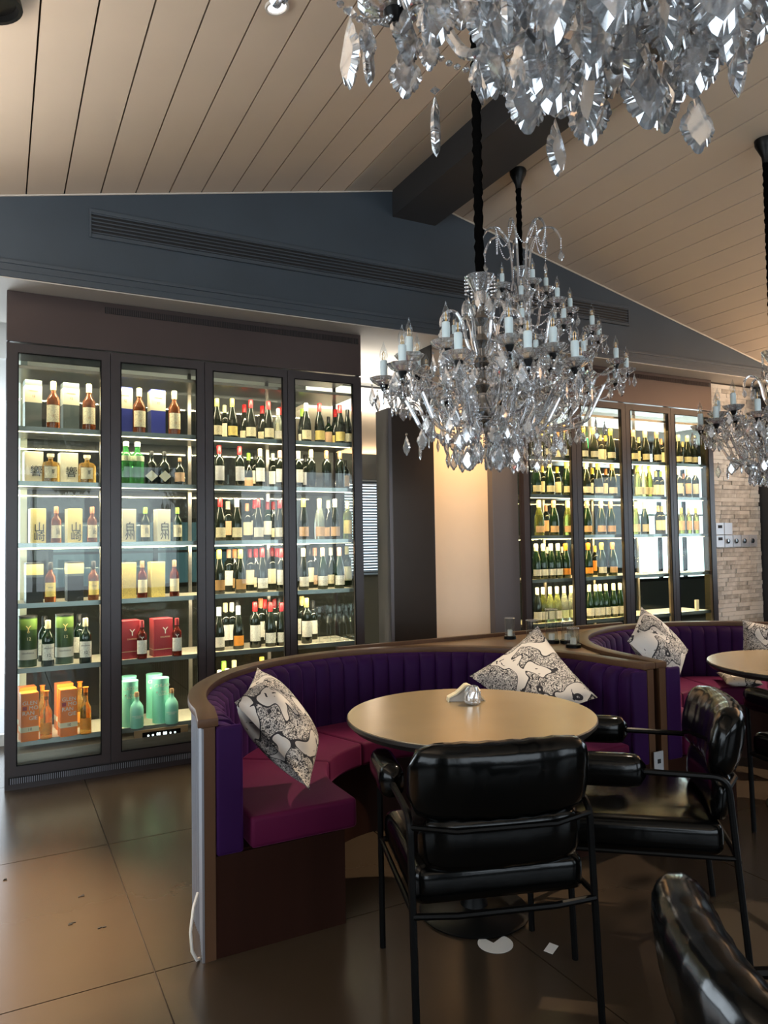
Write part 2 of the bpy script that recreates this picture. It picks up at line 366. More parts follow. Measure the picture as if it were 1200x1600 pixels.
# added ledge, out of view, that shields the rear fill lamp
struct(MB().box(-2, 4.4, -4, -3.6, 2.46, 2.50).box(-2, 4.4, -3.62, -3.6, 2.5, 2.61).build('trim_added_ledge', 'soffit'))
for (ux, uy, uz, ul, uw) in ((-.72, 2.3, 2.47, 3.7, 'left'), (7.5, 2.6, 2.33, 3.3, 'right')):  # invented bars outside the view, added to house the ceiling fill lamps
    ub = empty('added_uplight_bar', 'added slim black uplight bar, out of view beyond the %s edge of the picture' % uw, 'added lamp', (ux, uy, uz))
    MB().box(-.06, .06, -ul/2, ul/2, -.03, .018).box(-.06, -.052, -ul/2, ul/2, .018, .04).box(.052, .06, -ul/2, ul/2, .018, .04).build('housing', 'black_metal', ub)
    for q in (-1, 1): MB().tube([(0, q*ul*.4, .0), (0, q*ul*.4, roof_z(ux)-uz)], .004, 6).build('hanging_rod', 'black_metal', ub)
# stone wall right of the second cabinet, a dark pillar at its right
sw = struct(MB().box(6.235, 8.6, 4.93, 5.05, 0, 2.96).build('wall_stone', 'grout'))
row = 0; z = .42
brick_cache = {}
while z < 2.93:
    x = 6.24-random.random()*.12
    h = .042
    while x < 6.93:
        w = random.choice((.12, .16, .2, .24)); a, b = max(x, 6.237), min(x+w, 6.935)
        if b-a > .02:
            d = random.choice((.004, .008, .012))
            kk = (round(b-a, 3), d)
            if kk not in brick_cache: brick_cache[kk] = MB().box(0, b-a-.002, -d, .02, 0, h-.002).mesh('brick', 'stone')
            link('brick', brick_cache[kk], sw, (a, 4.925, z))
        x += w
    z += h
struct(MB().box(6.95, 7.4, 4.55, 5.05, 0, 2.96).build('wall_pillar', 'beam', bevel=.006))
# panels between the two cabinets
struct(MB().box(2.622, 2.99, 4.872, 5.08, 0, 2.43).build('wall_panel_dark', 'bronze_panel', bevel=.004))
struct(MB().box(2.596, 2.6215, 4.872, 5.08, 0, 2.43).build('trim_6', 'steel_panel'))
struct(MB().box(2.992, 3.002, 4.89, 5.07, 0, 2.958).build('trim_7', 'black_slot'))
struct(MB().box(3.003, 3.62, 5.0, 5.07, 0, 2.958).build('wall_panel_cream', 'cream_panel'))
struct(MB().box(3.585, 3.845, 4.93, 5.0, 0, 2.958).build('wall_panel_grey', 'steel_panel', bevel=.003))
# room beyond
struct(MB().box(-3.6, 13, 5.6, 9.4, 3.1, 3.2).build('ceiling_beyond', 'white_wall'))
struct(MB().box(2.4, 5.2, 6.05, 9.0, 2.62, 2.66).build('ceiling_soffit', 'tan_wall'))
struct(MB().box(2.4, 5.2, 6.0, 6.05, 2.62, 3.1).build('wall_bulkhead', 'white_wall'))
struct(MB().box(2.4, 5.2, 5.985, 6.0, 2.83, 2.845).build('trim_11', 'black_slot'))
area('soffit_glow', (4.3, 8.9, 2.2), (-.2, -.5, 1), 1.2, .1, 25, (1, .75, .5))
wb = MB()
wb.box(.12, 13, 9.3, 9.4, 2.95, 3.1).box(.12, .5, 9.3, 9.4, 0, 2.95).box(.5, 2.9, 9.3, 9.4, 0, .9).box(.5, 2.9, 9.3, 9.4, 1.75, 2.95).box(2.9, 4.2, 9.3, 9.4, 0, 2.95)
wb.box(4.2, 5.4, 9.3, 9.4, 0, .95).box(4.2, 5.4, 9.3, 9.4, 2.3, 2.95).box(5.4, 9.75, 9.3, 9.4, 0, 2.95).box(9.75, 13, 9.3, 9.4, 0, .65).box(12.3, 13, 9.3, 9.4, .65, 2.95)
struct(wb.build('wall_beyond', 'dark_wall'))
struct(MB().box(12.9, 13, 4.9, 9.4, 0, 3.1).box(8.6, 13, 4.9, 5.0, 0, 3.1).build('wall_beyond_right', 'dark_wall'))
def win(nm, x0, x1, z0, z1, nx, nz, gm_='window_glass'):
    w_ = MB().box(x0, x1, 9.3, 9.36, z0, z0+.05).box(x0, x1, 9.3, 9.36, z1-.05, z1)
    for q in range(nx+1): xx = x0+(x1-x0-.05)*q/nx; w_.box(xx, xx+.05, 9.3, 9.36, z0, z1)
    for q in range(1, nz): zz = z0+(z1-z0)*q/nz; w_.box(x0, x1, 9.31, 9.35, zz, zz+.03)
    o = struct(w_.build(nm, 'black_metal')); MB().box(x0, x1, 9.33, 9.336, z0, z1).build('pane', gm_, o); return o
win('window_4', .5, 2.9, .9, 1.75, 4, 2, 'tinted_glass'); o = win('window_5', 4.2, 5.4, .95, 2.3, 2, 1); win('window_6', 9.75, 12.3, .65, 2.95, 4, 2)
bl = empty('window_blind', 'dark slatted blind hanging in the window behind the gap beside left cabinet', 'blind', (4.8, 9.24, .95))
sm = MB().box(-.58, .58, -.02, .02, 0, .006).mesh('slat', 'blind')
for q in range(34): o = link('slat', sm, bl, (0, 0, .02+q*.0395)); o.rotation_euler = (.7, 0, 0)
# left opening with a tall glazed door beyond
w_ = MB().box(-1.7, .12, 6.0, 6.05, 2.85, 3.1).box(-3.6, -1.7, 6.0, 6.05, 0, 3.1)
struct(w_.build('wall_beyond_left', 'white_wall'))
w_ = MB()
for xx in (-1.7, -.9, .07): w_.box(xx, xx+.05, 6.0, 6.05, 0, 2.85)
o = struct(w_.box(-1.7, .12, 6.0, 6.05, 0, .08).box(-1.7, .12, 6.0, 6.05, 2.8, 2.85).build('door_1', 'white_wall'))
area('daylight_glazed_door', (-1.0, 6.3, 1.5), (.25, -1, -.15), 1.5, 2.6, 50, DAY)
struct(MB().box(.12, .16, 5.4, 9.3, 0, 3.1).build('wall_divider', 'white_wall'))

# air grille in the gable wall
gr = empty('air_grille', 'long black slotted air grille set in the blue gable wall', 'vent', (2.68, GY, 3.36))
x0, x1, z0, z1 = -2.2, 2.2, -.075, .075
MB().box(x0, x1, -.012, .0, z1-.012, z1+.012).box(x0, x1, -.012, 0, z0-.012, z0+.012).box(x0-.012, x0, -.012, 0, z0-.012, z1+.012).box(x1, x1+.012, -.012, 0, z0-.012, z1+.012).build('frame', 'trim_blue', gr, bevel=.003)
MB().box(x0, x1, -.004, -.001, z0, z1).build('backing', 'black_slot', gr)
sm = MB().box(x0, x1, -.011, -.004, 0, .007).mesh('slat', 'trim_blue')
for q in range(6): link('slat', sm, gr, (0, 0, z0+.016+q*.0225))

# downlight and dark fitting in left slope
th = math.atan(.2205)
def ceil_item(name, label, cat, x, y, m1, m2, r, h):
    e = empty(name, label, cat, (x, y, roof_z(x)-.001)); e.rotation_euler = (0, -th if x < 2.655 else th, 0)
    MB().lathe([(r, 0), (r, -h), (r*.82, -h), (r*.8, -h*.4), (0, -h*.4)], 28).build('ring', m1, e, smooth=True)
    MB().lathe([(r*.79, -h*.55), (0, -h*.6)], 28).build('lens', m2, e, smooth=True)
    return e
ceil_item('ceiling_downlight', 'round white recessed downlight in the left ceiling slope', 'downlight', 1.012, 2.83, 'soffit', 'downlight_lens', .05, .012)
ceil_item('ceiling_fitting', 'black round ceiling fitting in top left corner of picture', 'ceiling lamp', -.03, 2.95, 'black_metal', 'black_metal', .09, .05)

# ------------------------------------------------------------------ bottles and boxes
def arc_label(r, z0, z1, half=62, n=8, yo=0):
    m = MB(); vs = []; fs = []
    for i in range(n+1):
        a = math.radians(-90-half+2*half*i/n)
        for z in (z0, z1): vs.append((r*math.cos(a), r*math.sin(a)+yo, z))
    for i in range(n): fs.append((2*i, 2*i+2, 2*i+3, 2*i+1))
    return m.add(vs, fs)
PROF = {
 'burgundy': ([(.036, 0), (.0385, .006), (.0385, .125), (.034, .165), (.022, .215), (.0150, .245), (.0145, .298), (.0155, .300)], (.026, .095), (.0165, .240, .302)),
 'bordeaux': ([(.034, 0), (.0365, .006), (.0365, .185), (.034, .205), (.020, .225), (.0145, .240), (.0142, .298), (.0155, .300)], (.045, .150), (.0165, .240, .302)),
 'champagne': ([(.040, 0), (.0425, .006), (.0425, .130), (.037, .175), (.023, .225), (.0165, .260), (.0165, .300), (.018, .303)], (.030, .085), (.0205, .215, .310)),
 'whisky': ([(.036, 0), (.038, .006), (.036, .150), (.036, .175), (.028, .195), (.0145, .215), (.0135, .255), (.015, .262)], (.040, .140), (.0165, .232, .285)),
 'tall_whisky': ([(.034, 0), (.036, .006), (.034, .140), (.035, .165), (.022, .195), (.0140, .215), (.0135, .262), (.015, .266)], (.035, .105), (.0170, .245, .300)),
 'round': ([(.040, 0), (.043, .008), (.043, .110), (.040, .135), (.026, .160), (.0150, .172), (.0145, .195), (.016, .198)], (.030, .105), (.0145, .190, .228)),
 'decanter': ([(.043, 0), (.046, .005), (.046, .120), (.040, .145), (.014, .152), (.0125, .175), (.013, .178)], (.030, .110), (.024, .168, .205)),
 'gin': ([(.036, 0), (.038, .006), (.038, .150), (.030, .175), (.0150, .190), (.0145, .225), (.016, .228)], (.135, .165), (.0165, .222, .250)),
 'magnum': ([(.046, 0), (.049, .008), (.049, .215), (.046, .240), (.026, .262), (.0190, .278), (.0185, .345), (.020, .348)], (.11, .21), (.0205, .285, .350)),
}
_mc = {}
def bottle_meshes(kind, glass, cap, lab):
    prof, (l0, l1), (cr, c0, c1) = PROF[kind]
    k = (kind, glass)
    if k not in _mc:
        n = 4 if kind == 'decanter' else 14
        m = MB()
        if kind == 'decanter':
            pr = [(r*1.30 if r > .03 else r*1.2, z) for r, z in prof]
            m.lathe(pr, 8, scal=lambda a, z: .88 if False else 1)
            me = m.mesh('bottle', glass)
        else: me = m.lathe(prof, n).mesh('bottle', glass, smooth=True)
        _mc[k] = me
    k2 = (kind, 'cap', cap)
    if k2 not in _mc:
        if kind == 'tall_whisky': p = [(cr*.75, c0), (cr*.8, c1-.01), (cr*1.1, c1)]
        elif kind == 'decanter': p = [(cr*.6, c0), (cr*.7, c0+.01), (cr, c0+.015), (cr, c1)]
        elif kind == 'champagne': p = [(cr*1.15, c0-.03), (cr, c0), (cr*.9, c0+.05), (cr*1.02, c0+.06), (cr*1.02, c1-.01), (cr*.7, c1)]
        else: p = [(cr, c0), (cr, c1-.004), (cr*.8, c1)]
        _mc[k2] = MB().lathe(p, 12).mesh('capsule', cap, smooth=True)
    k3 = (kind, 'lab', lab)
    if lab and k3 not in _mc:
        rr = max(r for r, z in prof)
        if kind == 'decanter': rr = .046*1.3+.001
        _mc[k3] = arc_label(rr+.0008, l0, l1, 40 if kind == 'decanter' else 62).mesh('paper_label', lab)
    return _mc[k], _mc[k2], _mc.get(k3)
def bottle(name, kind, glass, cap, lab, x, y, z, label, cat, group, sc=1., words=None, rz=None):
    a, b, c = bottle_meshes(kind, glass, cap, lab)
    o = link(name, a, None, (x, y, z)); o.scale = (sc, sc, sc)
    o.rotation_euler = (0, 0, math.atan2(-x, y)*.5+random.uniform(-.12, .12) if rz is None else rz)
    tag(o, label, cat, group); link('capsule', b, o)
    if c: link('paper_label', c, o)
    if words:
        r = max(r_ for r_, _ in PROF[kind][0])+.0016
        if kind == 'decanter': r = .0612
        for (s, size, m, dx, dz) in words: letters(s, size, m, o, (dx, -math.sqrt(max(r*r-dx*dx, 1e-6))-.0006, dz))
    return o
def carton(name, x, y, z, w, d, h, m, label, cat, group, bands=(), words=(), rz=.12):
    k = ('box', w, d, h, m)
    if k not in _mc: _mc[k] = MB().box(-w/2, w/2, -d/2, d/2, 0, h).mesh('carton', m, bevel=.0015, seg=1)
    o = link(name, _mc[k], None, (x, y, z), rz); tag(o, label, cat, group)
    for (z0, z1, bm_) in bands: MB().box(-w/2-.0006, w/2+.0006, -d/2-.0006, d/2+.0006, z0, z1).build('printed_band', bm_, o)
    for (s, size, m_, dx, dz) in words: letters(s, size, m_, o, (dx, -d/2-.0014, dz))
    return o
def canister(name, x, y, z, r, h, m, label, cat, group, bands=(), words=(), lid='c_black'):
    k = ('can', r, h, m)
    if k not in _mc: _mc[k] = MB().lathe([(r, 0), (r, h)], 24).mesh('canister', m, smooth=True)
    o = link(name, _mc[k], None, (x, y, z)); tag(o, label, cat, group)
    MB().lathe([(r+.0012, h-.008), (r+.0012, h+.003), (r-.003, h+.004)], 24).build('lid', lid, o, smooth=True)
    for (z0, z1, bm_) in bands: MB().lathe([(r+.0008, z0), (r+.0008, z1)], 24, cap=False).build('printed_band', bm_, o, smooth=True)
    for (s, size, m_, dx, dz) in words: letters(s, size, m_, o, (dx, -math.sqrt(r*r-dx*dx)-.0016, dz))
    return o

SH1 = [2.149, 1.816, 1.441, 1.08, .694, .264]      # shelf tops
FR = 4.99
ROWN = ['top', 'second', 'third', 'fourth', 'fifth', 'lowest']
DOORN = ['first', 'second', 'third', 'fourth']
ORD = ['first', 'second', 'third', 'fourth', 'fifth', 'sixth', 'seventh', 'eighth', 'ninth', 'tenth', 'eleventh', 'twelfth']

# spirits: four whisky pairs per shelf behind doors one and two
def pairs(row, door, boxes, bots, boxf, botf, Y=FR):
    z = SH1[row]; side = ('left', 'right')
    for i, px in enumerate(boxes): boxf(X_at(px, Y+.03), Y+.03, z, side[i])
    for i, px in enumerate(bots): botf(X_at(px, Y), Y, z, side[i])
BW, BD = .095, .085
G = 'spirits in the left cabinet'
def wh(d, r): return '%s shelf, %s door' % (ROWN[r], DOORN[d])
pairs(0, 0, (50, 109), (83, 139),
    lambda x, y, z, s: carton('whisky_box', x, y, z, BW, BD, .30, 'c_grey', 'dark grey whisky box with cream label, %s one %s' % (s, wh(0, 0)), 'box', G, [(.16, .265, 'c_cream')], [('12', .02, 'c_copper', 0, .20), ('HIGHLAND', .010, 'c_copper', 0, .232)]),
    lambda x, y, z, s: bottle('whisky_bottle', 'whisky', 'dark_amber', 'c_champagne', 'l_cream', x, y, z, 'amber whisky bottle with cream label and pale cap, %s one %s' % (s, wh(0, 0)), 'bottle', G, 1.06, [('12', .018, 'c_copper', 0, .075)]))
pairs(0, 1, (193, 245), (218, 273),
    lambda x, y, z, s: carton('whisky_box', x, y, z, BW, BD, .30, 'c_blue', 'blue whisky box with cream label, %s one %s' % (s, wh(1, 0)), 'box', G, [(.16, .29, 'c_cream')], [('12', .02, 'c_copper', 0, .21), ('HIGHLAND', .010, 'c_copper', 0, .245)]),
    lambda x, y, z, s: bottle('whisky_bottle', 'whisky', 'dark_amber', 'c_champagne', 'l_cream', x, y, z, 'amber whisky bottle with cream label and pale cap, %s one %s' % (s, wh(1, 0)), 'bottle', G, 1.06, [('12', .018, 'c_copper', 0, .075)]))
pairs(1, 0, (51, 106), (79, 136),
    lambda x, y, z, s: carton('whisky_box', x, y, z, .105, .085, .19, 'c_cream', 'cream box with black brushed characters, %s one %s' % (s, wh(0, 1)), 'box', G, [], [('響', .07, 'c_black', .012, .065)]),
    lambda x, y, z, s: bottle('whisky_bottle', 'decanter', 'amber', 'c_cream', 'l_cream', x, y, z, 'square amber decanter bottle with cream stopper, %s one %s' % (s, wh(0, 1)), 'bottle', G, .88, [('響', .032, 'c_black', .012, .075)]))
for px, s in ((197, 'left'), (215, 'right')):
    bottle('gin_bottle', 'gin', 'gin_green', 'c_cream', 'l_pale', X_at(px, FR), FR, SH1[1], 'bright green fluted gin bottle, %s of the two behind the second door' % s, 'bottle', G, 1.12)
for px, s in ((237, 'left'), (257, 'right')):
    o = bottle('gin_bottle', 'round', 'wine_glass_dark', 'c_black', None, X_at(px, FR), FR, SH1[1], 'squat black gin bottle with cream diamond label, %s one behind second door' % s, 'bottle', G, .98)
    MB().add([(0, -.0445, .02), (.040, -.0445, .058), (0, -.0445, .096), (-.040, -.0445, .058), (0, -.043, .02), (.040, -.043, .058), (0, -.043, .096), (-.040, -.043, .058)], [(0, 1, 2, 3), (0, 4, 5, 1), (1, 5, 6, 2), (2, 6, 7, 3), (3, 7, 4, 0)]).build('diamond_label', 'c_cream', o)
bottle('gin_bottle', 'round', 'wine_glass_dark', 'c_cork', 'l_peach', X_at(281, FR), FR, SH1[1], 'dark squat gin bottle with peach label and cork, right end behind second door', 'bottle', G, .82)
for d, bx, bt, ch, cap, gl in ((0, (58, 115), (88, 144), '山\n崎', 'c_copper', 'dark_amber'), (1, (199, 253), (227, 277), '白\n州', 'c_green', 'dark_green_glass')):
    col = ('yellow', 'cream')[d]; cp = ('copper', 'green')[d]
    pairs(2, d, bx, bt,
        lambda x, y, z, s: carton('whisky_box', x, y, z, .088, .085, .215, 'c_box_yellow' if d == 0 else 'c_cream', '%s box with two large brushed characters, %s one %s' % (col, s, wh(d, 2)), 'box', G, [], [(ch, .066, 'c_black', .006, .068)]),
        lambda x, y, z, s: bottle('whisky_bottle', 'whisky', gl, cap, 'l_cream', x, y, z, 'whisky bottle with %s cap and cream label, %s one %s' % (cp, s, wh(d, 2)), 'bottle', G, .80, [(ch, .03, 'c_black', .012, .09)]))
pairs(3, 0, (53, 116), (79, 146),
    lambda x, y, z, s: carton('whisky_box', x, y, z, .095, .085, .245, 'c_black', 'black whisky box with torn yellow top band, %s one %s' % (s, wh(0, 3)), 'box', G, [(.17, .235, 'c_box_yellow'), (.155, .170, 'c_grey')]),
    lambda x, y, z, s: bottle('whisky_bottle', 'whisky', 'dark_amber', 'c_black', 'l_yellow', x, y, z, 'dark whisky bottle with square yellow label, %s one %s' % (s, wh(0, 3)), 'bottle', G, .86, [('CAOL', .013, 'c_black', 0, .105)]))
pairs(3, 1, (199, 244), (222, 272),
    lambda x, y, z, s: carton('whisky_box', x, y, z, .090, .085, .23, 'l_yellow', 'yellow printed whisky box, %s one %s' % (s, wh(1, 3)), 'box', G),
    lambda x, y, z, s: bottle('whisky_bottle', 'whisky', 'ruby', 'c_cork', 'l_cream', x, y, z, 'red-brown whisky bottle with tall cream label, %s one %s' % (s, wh(1, 3)), 'bottle', G, .84))
pairs(4, 0, (44, 101), (75, 133),
    lambda x, y, z, s: canister('whisky_tube', x, y, z, .052, .305, 'c_tube', 'green whisky tube with white band and stag emblem, %s one %s' % (s, wh(0, 4)), 'tube', G, [(.045, .105, 'c_white'), (.225, .29, 'c_moss')], [('12', .026, 'c_champagne', .004, .17), ('Glenfiddich', .015, 'c_black', 0, .085), ('Y', .05, 'c_gold', .002, .23), ('o', .03, 'c_gold', .002, .215)]),
    lambda x, y, z, s: bottle('whisky_bottle', 'whisky', 'dark_green_glass', 'c_champagne', 'l_white', x, y-.03, z, 'dark green whisky bottle with white label, %s one in front %s' % (s, wh(0, 4)), 'bottle', G, .98, [('12', .026, 'c_black', 0, .07), ('Glenfiddich', .012, 'c_black', 0, .115)]))
for px, s in ((70, 'left'), (124, 'right')):
    bottle('whisky_bottle', 'whisky', 'dark_green_glass', 'c_black', 'l_white', X_at(px, 5.2), 5.2, SH1[4], 'dark green whisky bottle, %s one in back row of fifth shelf' % s, 'bottle', G, 1.0)
pairs(4, 1, (200, 251), (219, 273),
    lambda x, y, z, s: carton('whisky_box', x, y, z, .125, .10, .245, 'c_crimson', 'crimson whisky box with white antler emblem, %s one %s' % (s, wh(1, 4)), 'box', G, [(.045, .048, 'c_champagne')], [('Y', .06, 'c_white', .012, .165), ('DALMORE', .014, 'c_champagne', .012, .125)]),
    lambda x, y, z, s: bottle('whisky_bottle', 'whisky', 'ruby', 'c_crimson', 'l_white', x, y-.05, z, 'ruby whisky bottle with red cap and antler emblem, %s one %s' % (s, wh(1, 4)), 'bottle', G, .86, [('Y', .04, 'c_white', 0, .15)]))
TXT = 'GLEN\n⊙MO\nRAN\n GIE'
for lab, bx, bt, Y in (('front', (46, 106), (73, 134), 4.96), ('rear', (43, 100), (67, 125), 5.17)):
    for i, s in enumerate(('left', 'right')):
        x = X_at(bx[i], Y)
        o = carton('whisky_box', x, Y, SH1[5], .098, .085, .285, 'c_orange', 'orange whisky box with white lettering, %s one in %s row on lowest shelf' % (s, lab), 'box', G, [(.055, .085, 'c_cream')], [(t, .033, 'c_white', dx, .225-.03*q) for q, (t, dx) in enumerate((('GLEN', 0), ('MO', .02), ('RAN', -.008), ('GIE', .018)))]+[('10', .024, 'c_black', 0, .070)])
        MB().box(-.040, -.017, -.0445, -.042, .184, .207).build('emblem', 'c_crimson', o)
        bottle('whisky_bottle', 'tall_whisky', 'amber', 'c_orange', 'l_orange', X_at(bt[i], Y-.02), Y-.02, SH1[5], 'amber whisky bottle with orange cap, %s one in %s row on lowest shelf' % (s, lab), 'bottle', G, .95)
for lab, tx, Y in (('front', (202, 250), 5.0), ('rear', (200, 240), 5.17)):
    for i, s in enumerate(('left', 'right')):
        canister('whisky_tube', X_at(tx[i], Y), Y, SH1[5], .052, .285, 'c_teal', 'mint green whisky tube, %s one in %s row on lowest shelf' % (s, lab), 'tube', G, [], [('CHLAD' if i else 'LADDI', .030, 'c_white', 0, .245), ('THE\nCLASSIC', .018, 'c_white', .01, .195), ('•', .05, 'c_white', -.03, .2)], 'c_teal')
for px, s in ((213, 'left'), (267, 'right')):
    bottle('whisky_bottle', 'round', 'teal_opaque', 'c_cork', None, X_at(px, 4.93), 4.93, SH1[5], 'mint green opaque whisky bottle with cork stopper, %s one on lowest shelf' % s, 'bottle', G, .98, [('THE CLASSIC\nLADDIE', .012, 'c_white', 0, .075)])

# wines
def wine_row(cab, door, row, z, items, dense=''):
    """items: (px, depth row 0 front / 1 back, kind, glass, cap, label, scale)"""
    front = [i for i in items if i[1] == 0]; back = [i for i in items if i[1] == 1]
    for rown, its in (('front', sorted(front)), ('back', sorted(back))):
        for q, it in enumerate(its):
            px, d, kind, glass, cap, lab, sc = it
            Y = 5.02 if d == 0 else 5.2
            nm = 'champagne_bottle' if kind == 'champagne' else 'wine_bottle'
            capw = cap.replace('c_', '').replace('darkred', 'dark red')
            where = '%s shelf, %s door of %s cabinet' % (ROWN[row], DOORN[door], cab)
            bottle(nm, kind, glass, cap, lab, X_at(px, Y), Y, z, '%s-capped bottle, %s from left in %s row, %s' % (capw, ORD[q], rown, where), 'bottle', 'bottles in the %s cabinet' % cab, sc)
D, Bg, Bx, Ch = 'wine_glass_dark', 'burgundy', 'bordeaux', 'champagne'
LW = 'left'
wine_row(LW, 2, 0, SH1[0], [(340, 0, Bg, D, 'c_yellow', 'l_cream', .93), (364, 0, Bg, D, 'c_yellow', 'l_yellow', .95), (393, 0, Bg, D, 'c_red', 'l_cream', .95), (421, 0, Bg, D, 'c_red', 'l_cream', .95), (352, 1, Bx, D, 'c_champagne', 'l_cream', .9), (383, 1, Bg, D, 'c_red', 'l_cream', .95), (411, 1, Bg, D, 'c_red', 'l_cream', .95), (438, 1, Bx, D, 'c_red', 'l_cream', .95), (436, 0, Bg, 'clear_white', 'c_white', 'l_white', .8)])
wine_row(LW, 2, 1, SH1[1], [(343, 0, Bx, D, 'c_red', 'l_grey', .95), (375, 0, Bx, D, 'c_red', 'l_grey', .95), (407, 0, Bx, D, 'c_champagne', 'l_white', .92), (438, 0, Bx, D, 'c_rose', 'l_white', .9), (389, 1, Bg, D, 'c_green', 'l_peach', .88), (399, 1, Bx, D, 'c_black', 'l_cream', .9), (427, 1, Bx, D, 'c_white', 'l_white', .9)])
wine_row(LW, 2, 2, SH1[2], [(344, 0, Bg, D, 'c_red', 'l_cream', .98), (370, 0, Bg, D, 'c_white', 'l_cream', .98), (403, 0, Bg, D, 'c_red', 'l_white', .98), (437, 0, Bg, D, 'c_darkred', 'l_white', .95), (356, 1, Bx, D, 'c_champagne', 'l_peach', .95), (386, 1, Bx, D, 'c_copper', 'l_cream', .9), (398, 1, Bx, D, 'c_red', 'l_white', .98), (418, 1, Bx, 'dark_green_glass', 'c_darkred', 'l_white', .95), (427, 1, Bg, D, 'c_darkred', 'l_cream', .95)])
wine_row(LW, 2, 3, SH1[3], [(342, 0, Bg, D, 'c_yellow', 'l_brown', 1), (375, 0, Bg, D, 'c_yellow', 'l_brown', 1), (409, 0, Bg, D, 'c_red', 'l_white', 1.02), (438, 0, Bx, D, 'c_red', 'l_white', 1), (357, 1, Bx, D, 'c_rose', 'l_white', 1), (366, 1, Bg, D, 'c_copper', 'l_brown', 1), (390, 1, Bx, D, 'c_darkred', 'l_cream', 1), (399, 1, Bg, D, 'c_red', 'l_cream', 1), (424, 1, Bx, D, 'c_darkred', 'l_cream', 1.02), (432, 1, Bx, D, 'c_red', 'l_white', 1)])
wine_row(LW, 2, 4, SH1[4], [(341, 0, Bg, D, 'c_white', 'l_white', .98), (371, 0, Bg, D, 'c_white', 'l_orange', .98), (397, 0, Bx, D, 'c_red', 'l_white', 1.05), (421, 0, Bg, D, 'c_red', 'l_white', 1.02), (438, 0, Bg, D, 'c_darkred', 'l_white', 1), (351, 1, Bx, D, 'c_champagne', 'l_white', 1.02), (361, 1, Bx, D, 'c_white', 'l_white', 1.02), (369, 1, Bg, D, 'c_black', 'l_white', 1.05), (406, 1, Bx, D, 'c_copper', 'l_white', 1.08), (412, 1, Bg, D, 'c_red', 'l_white', 1.05), (427, 1, Bx, D, 'c_darkred', 'l_white', 1.05), (434, 1, Bx, D, 'c_black', 'l_white', 1.08)])
wine_row(LW, 2, 5, SH1[5], [(341, 0, Bx, D, 'c_white', 'l_white', .98), (353, 0, Bx, D, 'c_cream', 'l_white', 1), (372, 0, Bg, D, 'c_red', 'l_white', 1), (381, 0, Bx, 'olive', 'c_champagne', 'l_white', 1), (395, 0, Bx, D, 'c_red', 'l_cream', 1.02), (404, 0, Bx, 'olive', 'c_cream', 'l_white', 1), (415, 0, Bg, D, 'c_white', 'l_white', 1), (427, 0, Bx, 'olive', 'c_yellow', 'l_white', 1.05), (438, 0, Bg, D, 'c_black', 'l_white', 1), (348, 1, Bx, 'olive', 'c_green', 'l_white', 1.08), (364, 1, Bx, 'olive', 'c_champagne', 'l_cream', 1.08), (407, 1, Bx, D, 'c_yellow', 'l_white', 1.1)])
wine_row(LW, 3, 0, SH1[0], [(480, 0, Bg, D, 'c_white', 'l_cream', .98), (501, 0, Bg, D, 'c_red', 'l_yellow', 1.0), (533, 0, Bg, D, 'c_red', 'l_yellow', 1.0), (545, 0, Bg, D, 'c_black', 'l_cream', .9), (474, 1, Bg, D, 'c_green', 'l_white', .95), (515, 1, Bx, 'dark_green_glass', 'c_black', 'l_peach', .8), (526, 1, Bg, D, 'c_red', 'l_yellow', 1)])
wine_row(LW, 3, 1, SH1[1], [(467, 0, Bx, D, 'c_white', 'l_white', .9), (487, 0, Bx, D, 'c_champagne', None, .95), (511, 0, Bx, D, 'c_copper', None, .95), (532, 0, Bx, D, 'c_copper', None, .95), (478, 1, Bx, D, 'c_black', 'l_grey', .9), (541, 1, Bx, D, 'c_black', 'l_peach', .8)])
wine_row(LW, 3, 2, SH1[2], [(474, 0, Bg, D, 'c_yellow', 'l_peach', 1), (499, 0, Bg, 'clear_white', 'c_champagne', 'l_peach', 1), (523, 0, Bg, D, 'c_white', 'l_peach', 1), (513, 1, Bg, D, 'c_white', 'l_peach', 1), (543, 0, Bx, 'olive', 'c_champagne', 'l_yellow', .95)])
wine_row(LW, 3, 3, SH1[3], [(473, 0, Bg, D, 'c_champagne', 'l_white', 1), (503, 0, Bg, 'dark_green_glass', 'c_rose', 'l_white', 1), (529, 0, Bg, 'dark_green_glass', 'c_rose', 'l_white', 1), (483, 1, Bx, D, 'c_black', 'l_cream', 1.02), (491, 1, Bg, D, 'c_rose', 'l_peach', 1), (516, 1, Bg, 'dark_green_glass', 'c_white', 'l_cream', 1), (541, 1, Bx, 'dark_green_glass', 'c_champagne', 'l_cream', 1.02)])
wine_row(LW, 3, 4, SH1[4], [(477, 0, Bx, D, 'c_yellow', 'l_white', 1.08), (470, 1, Bx, D, 'c_gold', 'l_white', 1.08), (487, 1, Bx, D, 'c_black', 'l_white', .95)])
# flutes
gm = MB().lathe([(.032, 0), (.031, .002), (.004, .006), (.0035, .10), (.012, .115), (.027, .15), (.030, .18), (.024, .225)], 16, cap=False).mesh('goblet', 'clear_glass', smooth=True)
for q, (px, d) in enumerate(((497, 0), (509, 1), (514, 0), (521, 1), (528, 0), (534, 1), (539, 0), (545, 1), (547, 0))):
    Y = 5.0 if d == 0 else 5.16
    o = link('wine_glass', gm, None, (X_at(px, Y), Y, SH1[4])); o.scale = (1, 1, 1.15)
    tag(o, 'clear stemmed wine glass, %s from the left on fifth shelf behind the fourth door' % ORD[q], 'glass', 'stemmed glasses in the left cabinet')
